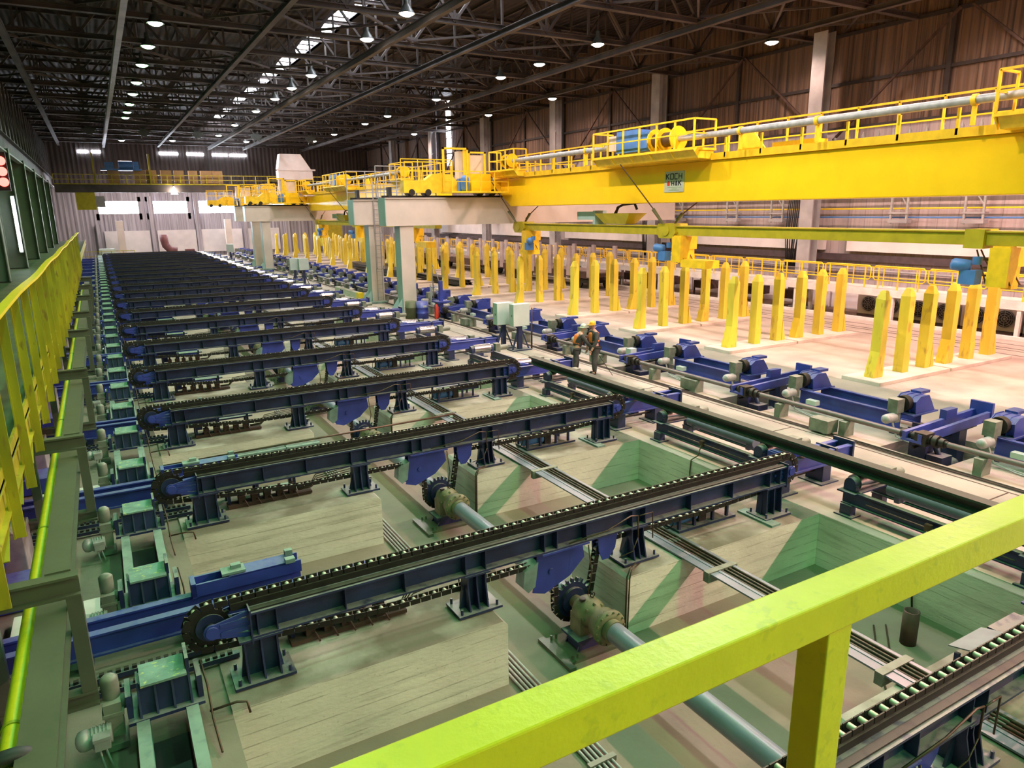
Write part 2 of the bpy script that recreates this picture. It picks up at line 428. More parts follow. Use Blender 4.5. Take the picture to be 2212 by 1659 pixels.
# white dado panels of the end wall
s = MB()
for x0, x1 in ((1.0, 7.0), (8.0, 13.4), (14.0, 20.2), (21, 26)): s.box(x0, x1, 121.7, 121.95, 0.6, 4.0)
struct('trim_5', s, m_panelw)
s = MB()
for x0 in (0.0, 7.2, 13.5, 20.4, 27, 34): s.box(x0, x0+0.7, 121.4, 121.98, -0.1, 9 if x0 else 5)
struct('trim_6', s, m_farw)

# right wall: horizontal girts, white panels, columns
s = MB()
for z in (10.8, 13.4, 16.2): s.box(40.85, 41, -4, 122, z, z+0.18)
for k in range(18): s.box(40.8, 41, k*7.4-6, k*7.4-5.75, 10.9, 20.4)
struct('trim_7', s, M('dark_girt_steel', (0.035, 0.028, 0.028), 0.7))
s = MB()
for a, c in ((-4, 13.6), (15.2, 28.6), (30.3, 43), (45, 60), (62, 90)): s.box(40.6, 40.95, a, c, 3.5, 4.9)
struct('trim_8', s, m_panelw)
s = MB()
for k in range(24): s.box(40.9, 40.98, k*4.2-3.9, k*4.2+0.1, -0.9, 1.0)
struct('trim_9', s, m_panelw)
s = MB().box(40.7, 40.96, -4, 100, 2.9, 3.3)
struct('trim_10', s, M('dark_gutter', (0.07, 0.05, 0.055), 0.7))
for i, yy in enumerate((15.4, 30.4, 45.0, 59.6, 74.0, 88.6, 103.0)):
    t = thing('building_column', 'tall pale grey steel column at the right wall, %s from the camera' % ORD[i], 'column', (39.2, yy, -0.15), 'columns along the right wall')
    MB().ibeam((39.2, yy, -0.15), (39.2, yy, 16.3), 0.75, 0.95, 0.04, 0.03, (1, 0, 0)).build('shaft', m_colg, t)
    s = MB()
    for q in range(9): s.bar((38.9, yy-0.45, 0.6+q*1.6), (39.7, yy+0.45, 1.0+q*1.6), 0.06, 0.06)
    s.box(38.7, 39.7, yy-0.55, yy+0.55, 9.0, 9.25); s.box(38.6, 39.8, yy-0.6, yy+0.6, -0.15, -0.02)
    s.build('bracket', m_colg, t)
    s = MB().bar((40.4, yy-0.3, 10.2), (40.4, yy-7.2, 16.2), 0.12, 0.12); s.bar((40.4, yy+0.3, 10.2), (40.4, yy+7.2, 16.2), 0.12, 0.12)
    s.build('wall_brace', m_rust, t)

# ---------------- roof trusses ----------------
def node_x(i): return -5.5+i*3.0
tr = thing('roof_truss', '', 'roof truss', (17, 44.4, 16.3), 'steel roof trusses across the hall')
s = MB().ibeam((-6.9, 44.4, 16.3), (40.8, 44.4, 16.3), 0.28, 0.30, 0.04, 0.03); s.build('bottom_chord', m_truss, tr)
s = MB().ibeam((-6.9, 44.4, 20.1), (40.8, 44.4, 20.1), 0.25, 0.28, 0.04, 0.03); s.build('top_chord', m_truss, tr)
for i in range(16):
    a, c = node_x(i), node_x(i+1)
    s = MB()
    if i % 2 == 0: s.bar((a, 44.4, 16.3), (c, 44.4, 20.1), 0.16, 0.14)
    else: s.bar((a, 44.4, 20.1), (c, 44.4, 16.3), 0.16, 0.14)
    s.bar((c, 44.4, 16.3), (c, 44.4, 20.1), 0.12, 0.12)
    if c > 40.8: continue
    s.build('web_member', m_truss, tr)
s = MB()
for i in range(1, 16, 2):
    a = node_x(i+1)
    s.prism([(a-0.45, 16.15), (a+0.45, 16.15), (a+0.35, 16.75), (a-0.35, 16.75)], 'y', 44.37, 44.43)
s.build('gusset_plate', m_truss, tr)
kk = 0
TRY = [44.4+6.2*j for j in range(-7, 13)]
for j, yy in enumerate(TRY):
    lab = 'sooty steel roof truss spanning the hall, %s from the camera' % ORD[j]
    if abs(yy-44.4) < 0.01: tr['label'] = lab
    else: dup(tr, (0, yy-44.4, 0), lab)
# horizontal cross bracing between trusses
def lab_brace(i): return 'crossed diagonal bracing under the roof trusses, bay %s from the camera' % ORD[i]
br = None
for i, j in enumerate(range(0, 19, 2)):
    ya, yb = TRY[j], TRY[j+1]
    if br is None:
        br = thing('roof_bracing', lab_brace(i), 'roof bracing', (17, ya, 16.45), 'diagonal bracing between roof trusses')
        for q in range(-1, 7):
            a = -5.5+q*6.0+6
            s = MB().bar((a, ya, 16.5), (a+6, ya+6.2, 16.5), 0.12, 0.12); s.build('brace', m_truss, br)
            s = MB().bar((a+6, ya, 16.52), (a, ya+6.2, 16.52), 0.12, 0.12); s.build('brace', m_truss, br)
    else:
        dup(br, (0, ya-TRY[0], 0), lab_brace(i))
# longitudinal members
for xx, zz, h, lab in ((2.45, 15.9, 0.45, 'pale grey monorail beam running along the hall over the left lamps'), (-3.0, 16.0, 0.4, 'dark longitudinal tie under the trusses near the left wall'),
                       (9.5, 16.1, 0.3, 'thin longitudinal tie under the trusses left of the skylight'), (16.4, 15.95, 0.4, 'dark longitudinal girder below the left edge of the skylight'),
                       (21.5, 16.05, 0.35, 'longitudinal girder right of the skylight'), (30.5, 16.05, 0.35, 'longitudinal girder above the right lamps'), (36.3, 16.1, 0.3, 'longitudinal tie close to the right wall')):
    s = MB().ibeam((xx, -3.8, zz), (xx, 121, zz), h, 0.3, 0.04, 0.03)
    o = s.build('roof_girder', m_colg if xx == 2.45 else m_truss); tag(o, lab, 'roof girder')
for i, xx in enumerate((-4.5, -1.5, 1.5, 4.5, 7.5, 10.5, 13.5, 22.5, 25.5, 28.5, 31.5, 34.5, 37.5)):
    o = MB().ibeam((xx, -3.8, 20.3), (xx, 121, 20.3), 0.2, 0.14).build('roof_purlin', m_truss)
    tag(o, 'dark purlin along the underside of the roof sheet, %s from the left' % ORD[i], 'purlin', 'purlins under the roof')
# ventilation duct high on the left, louvre plates on the far truss
for i, xx in enumerate((0.8, 6.5, 12.5, 19.5, 26.5)):
    s = MB()
    c = (xx, 100.05, 15.9)
    for q in range(8):
        a = q*PI/4; s.prism([(xx+math.cos(a)*0.5, 15.9+math.sin(a)*0.35), (xx+math.cos(a+0.5)*1.0, 15.9+math.sin(a+0.5)*0.75), (xx+math.cos(a+0.7)*0.5, 15.9+math.sin(a+0.7)*0.35)], 'y', 100.0, 100.08)
    s.prism([(xx+math.cos(q*PI/4)*0.62, 15.9+math.sin(q*PI/4)*0.42) for q in range(8)], 'y', 99.98, 100.1)
    o = s.build('gusset_star', m_shade); tag(o, 'star-shaped gusset plate on the far truss, %s from the left' % ORD[i], 'gusset plate', 'star gussets on the far truss')

# ---------------- lamps ----------------
def lamp_light(o, x, y, z, colr, watts):
    ld = bpy.data.lights.new('lamp_light', 'SPOT'); ld.energy = watts; ld.color = colr
    ld.spot_size = math.radians(165); ld.spot_blend = 0.6; ld.shadow_soft_size = 0.28
    lo = bpy.data.objects.new('lamp_light', ld); COL.objects.link(lo); lo.parent = o; lo.location = (0, 0, -0.12)
def make_lamp(mat, lab):
    t = thing('high_bay_lamp', lab, 'lamp', (0, 0, 16))
    MB().lathe([(0.10, 0.75), (0.14, 0.70), (0.14, 0.45), (0.20, 0.35), (0.40, 0.02), (0.44, -0.02), (0.42, -0.02), (0.18, 0.30)], (0, 0, 16), n=20).build('lamp_shade', m_shade, t)
    MB().lathe([(0.0, -0.14), (0.2, -0.12), (0.33, -0.05), (0.37, 0.03), (0.2, 0.2), (0.0, 0.22)], (0, 0, 16), n=16).build('lamp_bulb', mat, t)
    MB().cyl((0, 0, 16.7), (0, 0, 20.42), 0.03, 6).build('hanger_rod', m_truss, t)
    return t
first = {}
NAMES = {'left': 'green-glowing high-bay lamp in the row over the left side', 'near': 'green-glowing lamp above the near conveyors', 'walk': 'green-glowing lamp above the left walkway',
         'added_nearback': 'green-glowing lamp added unseen behind the camera', 'added_rightback': 'warm-glowing lamp added unseen over the right floor behind the camera', 'rightnear': 'warm-glowing lamp above the nearest stanchions', 'centre': 'white-glowing lamp in the near part of the central row', 'middle': 'white-glowing lamp in the row beside the skylight', 'right': 'warm-glowing lamp in the long row over the stanchions', 'wall': 'warm-glowing lamp close to the right wall'}
for key, x, z, ylist, colr, watts in ROWS:
    green = colr in (GREEN, TEAL)
    for i, yy in enumerate(ylist):
        if green not in first: first[green] = make_lamp(m_lampg if green else m_lampw, '')
        src = first[green]
        lab = '%s, %s from the camera' % (NAMES[key], ORD[i])
        if not src.get('used'):
            t = src; t['used'] = 1; t.location = (x, yy, z); t['label'] = lab; t['group'] = key+' row of hall lamps'
            mesh_children = list(t.children)
        else:
            t = src.copy(); COL.objects.link(t); t.location = (x, yy, z); t['label'] = lab; t['group'] = key+' row of hall lamps'
            for ch in src.children:
                if ch.type == 'MESH':
                    c2 = ch.copy(); COL.objects.link(c2); c2.parent = t
        lamp_light(t, x, yy, z, colr, watts)
for o in COL.objects:
    if 'used' in o: del o['used']
for i, (x, y) in enumerate(((4.5, 112), (10.5, 110), (19.7, 108))):
    t = first[False].copy(); COL.objects.link(t); t.location = (x, y, 16.0); t['label'] = 'small white lamp under the far truss, %s from the left' % ORD[i]; t['group'] = 'lamps under the far truss'
    for ch in first[False].children:
        if ch.type == 'MESH':
            c2 = ch.copy(); COL.objects.link(c2); c2.parent = t
    lamp_light(t, x, y, 15.9, WHITE, 4500)
# ---------------- chain conveyor ----------------
def conveyor_path(y):
    pts = []
    def arc(cx, cz, r, a0, a1, n):
        for i in range(n+1):
            a = math.radians(a0+(a1-a0)*i/n); pts.append(Vector((cx+math.cos(a)*r, y, cz+math.sin(a)*r)))
    arc(11.90, 0.86, 0.31, 90, -90, 12)
    pts.append(Vector((9.5, y, 0.44)))
    arc(7.14, 0.34, 0.12, 90, 180, 3)
    arc(6.50, -0.52, 0.37, 0, -180, 12)
    arc(5.98, 0.22, 0.15, 0, 90, 3)
    pts.append(Vector((3.2, y, 0.36)))
    arc(0.64, 0.86, 0.31, 270, 90, 12)
    return pts
def resample(pts, step, closed=True):
    out = []; k = len(pts); acc = 0.0
    for i in range(k):
        a = pts[i]; b = pts[(i+1) % k]; L = (b-a).length; d = (b-a)/L if L else Vector((1, 0, 0))
        t = acc
        while t < L:
            out.append((a+d*t, d)); t += step
        acc = t-L
    return out
def leg(x, y, ztop, zb, wt, wb, splay):
    s = MB()
    s.prism([(x-wb/2, zb), (x+wb/2, zb), (x+wt/2, zb+(ztop-zb)*0.62), (x+wt/2, ztop), (x-wt/2, ztop), (x-wt/2, zb+(ztop-zb)*0.62)], 'y', y-0.015, y+0.015)
    for xx in (-1, 0, 1):
        bx = x+xx*wt/2*0.92
        s.prism([(y-0.12-splay, zb), (y+0.12+splay, zb), (y+0.12, ztop-0.2), (y+0.12, ztop), (y-0.12, ztop), (y-0.12, ztop-0.2)], 'x', bx-0.012, bx+0.012)
    s.box(x-wt/2-0.05, x+wt/2+0.05, y-0.17, y+0.17, ztop-0.03, ztop)
    s.box(x-wb/2-0.12, x+wb/2+0.12, y-0.26, y+0.26, zb-0.04, zb)
    for xx in (-1, 1):
        for yy in (-1, 1): s.cyl((x+xx*(wb/2+0.05), y+yy*0.2, zb), (x+xx*(wb/2+0.05), y+yy*0.2, zb+0.09), 0.022, 6)
    return s
def make_conveyor():
    y = Y0
    t = thing('chain_conveyor', '', 'chain conveyor', (6.3, y, 0), 'chain conveyors across the pit')
    s = MB().ibeam((1.12, y-0.02, 0.86), (11.62, y-0.02, 0.86), 0.38, 0.32, 0.03, 0.02)
    for x in [1.2, 1.45, 4.3, 4.65, 5.75, 6.0, 6.6, 7.6, 7.9, 11.15, 11.45]+[2.4, 3.3, 9.0, 10.1]:
        s.box(x-0.008, x+0.008, y-0.17, y+0.13, 0.69, 1.02)
    s.box(1.1, 1.12, y-0.2, y+0.2, 0.6, 1.1); s.box(11.62, 11.64, y-0.2, y+0.2, 0.6, 1.1)
    s.build('beam', m_blue, t)
    s = MB().box(0.9, 11.7, y+0.02, y+0.05, 1.04, 1.14); s.box(0.9, 11.7, y+0.17, y+0.2, 1.04, 1.14)
    s.bar((1.1, y-0.09, 1.06), (11.6, y-0.09, 1.06), 0.09, 0.025)
    s.build('chain_guide', m_dark, t)
    pth = resample(conveyor_path(y+0.11), 0.175)
    s = MB(); r = MB()
    for p, d in pth:
        nrm = Vector((-d.z, 0, d.x))
        for yy in (-0.055, 0.055):
            a = p-d*0.078+Vector((0, yy, 0)); c = p+d*0.078+Vector((0, yy, 0))
            s.bar(a, c, 0.014, 0.085, nrm)
        r.cyl(p+Vector((0, -0.045, 0))+d*0.0, p+Vector((0, 0.045, 0)), 0.034, 8)
    s.build('chain', m_dark, t); r.build('chain_rollers', m_roll, t)['kind'] = 'stuff'
    for x in (0.64, 11.90):
        sgn = 1 if x < 5 else -1
        s = MB().gear((x, 0.86), 0.25, 0.29, 16, y+0.085, y+0.135); s.cyl((x, y-0.02, 0.86), (x, y+0.24, 0.86), 0.07, 12)
        wh = s.build('sprocket', m_dark, t)
        s = MB()
        for yy in (y-0.06, y+0.24):
            s.bar((x-sgn*0.02, yy, 0.92), (x+sgn*0.5, yy, 1.02), 0.025, 0.06); s.bar((x-sgn*0.02, yy, 0.80), (x+sgn*0.5, yy, 0.68), 0.025, 0.06); s.bar((x, yy, 0.86), (x+sgn*0.5, yy, 0.85), 0.02, 0.05)
            s.cyl((x, yy-0.012, 0.86), (x, yy+0.012, 0.86), 0.11, 16)
        s.cyl((x, y-0.10, 0.86), (x, y-0.055, 0.86), 0.085, 12)
        s.bar((x+sgn*0.1, y-0.07, 0.80), (x+sgn*0.45, y-0.07, 0.80), 0.03, 0.06); s.bar((x+sgn*0.1, y-0.07, 0.92), (x+sgn*0.45, y-0.07, 0.92), 0.03, 0.06)
        s.build('fork_bracket', m_blue2, t)
        MB().cyl((x, y+0.06, 0.86), (x, y+0.084, 0.86), 0.19, 24).build('sprocket_disc', m_blue, wh)
    for x, wt, wb, sp in ((1.22, 0.46, 0.56, 0.10), (4.5, 0.34, 0.52, 0.08), (7.76, 0.28, 0.56, 0.10), (11.35, 0.46, 0.5, 0.02)):
        leg(x, y-0.02, 0.67, 0.06, wt, wb, sp).build('leg', m_blue, t)
    # tension bracket and idler bracket around the falling chain
    s = MB()
    for yy in (y+0.0, y+0.2):
        s.prism([(5.72, 0.68), (6.62, 0.68), (6.68, 0.30), (6.38, 0.02), (5.86, -0.18), (5.62, -0.10), (5.68, 0.2)], 'y', yy, yy+0.02)
    s.box(5.7, 6.65, y-0.2, y+0.22, 0.64, 0.67)
    s.cyl((5.98, y-0.03, 0.22), (5.98, y+0.24, 0.22), 0.05, 10)
    ga = s.build('tension_bracket', m_blue2, t)
    MB().prism([(5.45, 0.34), (5.72, 0.46), (5.66, 0.02), (5.52, -0.06), (5.42, 0.05)], 'y', y-0.02, y+0.24).build('counterweight', m_teal, t)
    s = MB()
    for yy in (y+0.0, y+0.2): s.prism([(6.98, 0.68), (7.42, 0.68), (7.36, 0.30), (7.22, 0.12), (7.08, 0.12), (7.0, 0.3)], 'y', yy, yy+0.02)
    s.gear((7.14, 0.34), 0.11, 0.15, 9, y+0.08, y+0.14)
    s.build('idler_bracket', m_blue2, t)
    # hydraulic lines clipped to the beam
    s = MB()
    s.tube([(6.2, y-0.22, 0.76), (7.0, y-0.22, 0.80), (7.5, y-0.24, 0.96), (7.66, y-0.24, 0.93), (7.7, y-0.22, 0.5)], 0.014)
    s.tube([(7.7, y-0.24, 0.92), (8.0, y-0.24, 0.92), (8.04, y-0.22, 0.4)], 0.012)
    s.tube([(6.62, y-0.2, 0.62), (6.66, y-0.25, 0.1), (6.55, y-0.3, -0.25)], 0.012)
    s.tube([(7.3, y-0.2, 0.2), (7.6, y-0.2, 0.24), (7.7, y-0.22, 0.5)], 0.010)
    s.build('hydraulic_line', m_copper, t)
    return t
cv = make_conveyor()
for n in range(-1, NMOD-1):
    lab = 'dark blue chain conveyor on steel legs crossing the pit, %s from the camera' % ORD[n+1]
    if n == 0: cv['label'] = lab
    else: dup(cv, (0, P*n, 0), lab)

# ---------------- drive unit in the trench: sprocket, gearbox, stand ----------------
def make_drive():
    y = Y0
    t = thing('drive_unit', '', 'drive unit', (6.5, y, PZ), 'drive units in the trench')
    s = MB().gear((6.5, -0.52), 0.33, 0.40, 22, y+0.08, y+0.14); s.cyl((6.5, y+0.02, -0.52), (6.5, y+0.08, -0.52), 0.24, 20)
    s.build('drive_sprocket', m_blue, t)
    s = MB().lathe([(0.10, 0.10), (0.12, 0), (0.12, -0.16), (0.2, -0.18), (0.25, -0.24), (0.27, -0.30), (0.27, -0.5), (0.22, -0.54), (0.19, -0.60), (0.19, -0.66), (0.20, -0.72), (0.27, -0.76), (0.28, -0.9), (0.31, -0.92), (0.31, -0.99), (0.18, -1.0)], (6.5, y, -0.52), (0, 1, 0), 20)
    s.box(6.24, 6.76, y-0.52, y-0.22, -0.86, -0.5)
    for q in range(14):
        a = 2*PI*q/14; s.cyl((6.5+math.cos(a)*0.285, y-1.02, -0.52+math.sin(a)*0.285), (6.5+math.cos(a)*0.285, y-0.9, -0.52+math.sin(a)*0.285), 0.018, 6)
    for q in range(8):
        a = 2*PI*q/8; s.cyl((6.5+math.cos(a)*0.22, y-0.58, -0.52+math.sin(a)*0.22), (6.5+math.cos(a)*0.22, y-0.5, -0.52+math.sin(a)*0.22), 0.022, 6)
    g = s.build('gearbox', m_ochre, t)
    s = MB().tube([(6.56+math.cos(a*PI/5)*0.045, y-0.42, -0.20+math.sin(a*PI/5)*0.045) for a in range(10)], 0.011, 6, True)
    s.cyl((6.56, y-0.42, -0.27), (6.56, y-0.42, -0.24), 0.02, 8)
    s.cyl((6.38, y-0.38, -0.27), (6.38, y-0.38, -0.235), 0.055, 12); s.build('lifting_eye', m_dark, g)
    s = MB().box(6.12, 6.88, y-0.62, y-0.12, -0.90, -0.86)
    for yy in (y-0.55, y-0.2): s.prism([(6.16, PZ+0.05), (6.84, PZ+0.05), (6.74, -0.9), (6.26, -0.9)], 'y', yy, yy+0.025)
    for xx in (6.2, 6.78): s.box(xx, xx+0.02, y-0.56, y-0.18, PZ+0.05, -0.9)
    s.build('stand', m_blue, t)
    s = MB().box(5.9, 7.1, y-0.75, y+0.05, PZ, PZ+0.05)
    for xx in (5.98, 6.08, 6.92, 7.02):
        for yy in (y-0.68, y-0.02): s.cyl((xx, yy, PZ+0.05), (xx, yy, PZ+0.13), 0.022, 6)
    s.box(5.78, 5.9, y-0.9, y+0.1, PZ, PZ+0.07)
    s.build('base_plate', m_grey, t)
    return t
dv = make_drive()
sh = thing('line_shaft', '', 'drive shaft', (6.5, Y0-3, -0.52), 'drive shafts along the trench')
MB().cyl((6.5, Y0-1.0, -0.52), (6.5, Y0-P+0.14, -0.52), 0.17, 24).build('shaft_tube', m_pipe, sh)
MB().cyl((6.5, Y0-1.12, -0.52), (6.5, Y0-1.02, -0.52), 0.19, 20).cyl((6.5, Y0-P+0.14, -0.52), (6.5, Y0-P+0.3, -0.52), 0.2, 20).build('shaft_coupling', m_ochre, sh)
for n in range(-1, NMOD-1):
    l1 = 'olive gearbox with blue sprocket on a trench stand below chain conveyor %s from the camera' % ORD[n+1]
    l2 = 'thick grey-blue drive shaft in the trench in front of chain conveyor %s from the camera' % ORD[n+1]
    if n == 0: dv['label'] = l1; sh['label'] = l2
    else: dup(dv, (0, P*n, 0), l1); dup(sh, (0, P*n, 0), l2)

# ---------------- hydraulic stand under the left end and motor set under the right end ----------------
def make_hyd():
    y = Y0+0.55
    t = thing('hydraulic_stand', '', 'hydraulic unit', (2.9, y, 0), 'hydraulic stands beside the conveyors')
    s = MB()
    for x in (1.75, 2.35, 3.15): s.box(x-0.03, x+0.03, y-0.05, y+0.05, 0, 0.52); s.box(x-0.03, x+0.03, y+0.4, y+0.5, 0, 0.42)
    s.box(1.6, 3.3, y-0.02, y+0.45, 0.40, 0.44); s.box(1.55, 2.3, y-0.1, y+0.45, 0.44, 0.62)
    s.build('frame', m_blue, t)
    s = MB()
    for q in range(5):
        x = 2.0+q*0.27; s.box(x-0.07, x+0.07, y-0.14, y+0.05, 0.08, 0.24); s.cyl((x, y-0.05, 0.24), (x, y-0.05, 0.34), 0.035, 8)
        s.tube([(x, y-0.1, 0.1), (x+0.05, y-0.2, 0.16), (x+0.1, y-0.26, 0.03)], 0.014)
    s.box(1.7, 3.5, y-0.18, y+0.1, 0.02, 0.08)
    s.build('valve_block', m_rust, t)
    for q in range(4):
        o = 0.05*q
        MB().tube([(3.2, y-0.15+o, 0.14), (3.5, y-0.12+o, 0.14), (3.65, y-0.1+o, 0.27+o*0.6), (4.62-o, y+0.0+o, 0.32+o*0.6), (4.72-o, y+0.02+o, 0.27), (4.74-o, y+0.02+o, 0.02)], 0.013).build('hydraulic_pipe', m_copper, t)
    s = MB().box(4.5, 4.95, y-0.03, y+0.03, 0.0, 0.06); s.build('pipe_clamp', m_gear, t)
    return t
def make_motor_set():
    y = Y0+0.5
    t = thing('chain_drive_motor', '', 'motor set', (9.9, y, 0), 'motor sets under the right conveyor ends')
    s = MB()
    for x in (9.2, 9.6, 10.1, 10.5): s.box(x-0.025, x+0.025, y-0.2, y-0.14, 0.0, 0.42); s.box(x-0.025, x+0.025, y+0.28, y+0.34, 0.0, 0.42)
    s.box(9.15, 10.7, y-0.24, y+0.36, 0.0, 0.05); s.box(10.0, 10.7, y-0.22, y+0.36, 0.30, 0.52)
    s.build('frame', m_blue, t)
    MB().cyl((9.15, y+0.02, 0.22), (9.75, y+0.02, 0.22), 0.15, 16).box(9.3, 9.5, y-0.14, y-0.02, 0.2, 0.34).build('motor', m_bluemotor, t)
    MB().tube([(9.02+math.cos(a*PI/8)*0.05, y-0.05+math.sin(a*PI/8)*0.16, 0.26+math.cos(a*PI/8)*0.17) for a in range(16)], 0.012, 6, True).box(9.78, 9.98, y-0.12, y+0.16, 0.06, 0.40).build('guard', m_dark, t)
    MB().prism([(y-0.24, 0.50), (y+0.08, 0.58), (y+0.40, 0.50), (y+0.40, 0.515), (y+0.08, 0.60), (y-0.24, 0.515)], 'x', 9.12, 9.92).build('canopy', M('grey_lilac_canopy', (0.28, 0.29, 0.33), 0.5, 0, 0.1, 3), t)
    s = MB().box(8.5, 9.0, y-0.5, y-0.36, 0.0, 0.03); s.box(10.9, 11.15, y-1.0, y-0.1, 0.0, 0.04); s.build('sole_plate', m_teal, t)
    return t
hy = make_hyd(); ms = make_motor_set()
for n in range(-1, NMOD-1):
    l1 = 'dark rusty hydraulic valve stand behind the left part of chain conveyor %s from the camera' % ORD[n+1]
    l2 = 'blue motor set under a small canopy behind chain conveyor %s from the camera, right part' % ORD[n+1]
    if n == 0: hy['label'] = l1; ms['label'] = l2
    else: dup(hy, (0, P*n, 0), l1); dup(ms, (0, P*n, 0), l2)

t = thing('cross_pipe', 'long thin brown pipe on small brackets crossing the pit before the third conveyor', 'pipe', (5, Y0+P*2-1.9, 0))
MB().tube([(0.6, Y0+P*2-1.9, 0.1), (4.7, Y0+P*2-1.75, 0.12), (8.9, Y0+P*2-1.55, 0.1)], 0.03, 8).build('pipe', m_copper, t)
s = MB()
for x in (0.7, 2.2, 3.7): s.box(x, x+0.05, Y0+P*2-2.0, Y0+P*2-1.7, PZ, 0.08)
s.box(8.7, 8.8, Y0+P*2-1.7, Y0+P*2-1.4, -0.05, 0.08); s.box(0.6, 4.6, Y0+P*2-1.98, Y0+P*2-1.72, 0.02, 0.06)
s.build('pipe_bracket', m_teal, t)

# ---------------- left: skid beams and roller stands ----------------
def make_skid():
    y = Y0+1.35
    t = thing('skid_beam', '', 'skid beam', (0.5, y, 0), 'double blue skid beams at the left')
    for dy in (0.0, 0.42):
        MB().ibeam((-2.6, y+dy, 0.36), (2.2 if dy else 3.2, y+dy, 0.36), 0.34, 0.14, 0.03, 0.02).build('girder', m_blue2, t)
    s = MB().box(0.55, 2.2, y+0.30, y+0.34, 0.52, 0.72); s.box(0.55, 2.2, y+0.58, y+0.62, 0.52, 0.72); s.box(0.55, 0.62, y+0.3, y+0.62, 0.5, 0.74); s.box(1.1, 2.0, y+0.3, y+0.62, 0.70, 0.73)
    s.build('carriage', m_blue2, t)
    MB().box(1.0, 1.35, y+0.32, y+0.56, 0.74, 0.78).box(1.15, 1.3, y+0.42, y+0.52, 0.78, 0.84).box(1.95, 2.1, y+0.24, y+0.36, 0.73, 0.8).box(2.0, 2.12, y+0.52, y+0.62, 0.73, 0.82).build('stop_block', m_teal, t)
    s = MB()
    for x in (-2.2, -0.9, 0.5, 1.9): s.box(x-0.08, x+0.08, y-0.08, y+0.5, -0.03 if x < 0.6 else -0.0, 0.2)
    s.box(-1.9, -1.7, y-0.1, y+0.55, 0.2, 0.25)
    s.build('support', m_blue, t)
    s = MB().ibeam((2.4, y+0.75, -0.45), (3.4, y+0.75, -0.45), 0.28, 0.2); s.box(3.6, 4.6, y+0.55, y+0.95, -0.62, -0.56)
    s.box(2.4, 2.5, y+0.7, y+0.8, PZ, -0.5); s.box(3.3, 3.4, y+0.7, y+0.8, PZ, -0.5); s.box(3.7, 3.8, y+0.6, y+0.9, PZ, -0.6); s.box(4.4, 4.5, y+0.6, y+0.9, PZ, -0.6)
    s.build('step_beam', m_teal, t)
    s = MB()
    for dy in (-0.42, -0.78):
        s.box(-1.9, 1.0, y+dy-0.05, y+dy+0.05, 0.02, 0.09)
    s.build('chain_track', m_blue, t)
    s = MB()
    for dy in (-0.42, -0.78):
        for q in range(28): s.box(-1.85+q*0.1, -1.79+q*0.1, y+dy-0.03, y+dy+0.03, 0.09, 0.13)
    s.build('track_chain', m_dark, t)
    return t
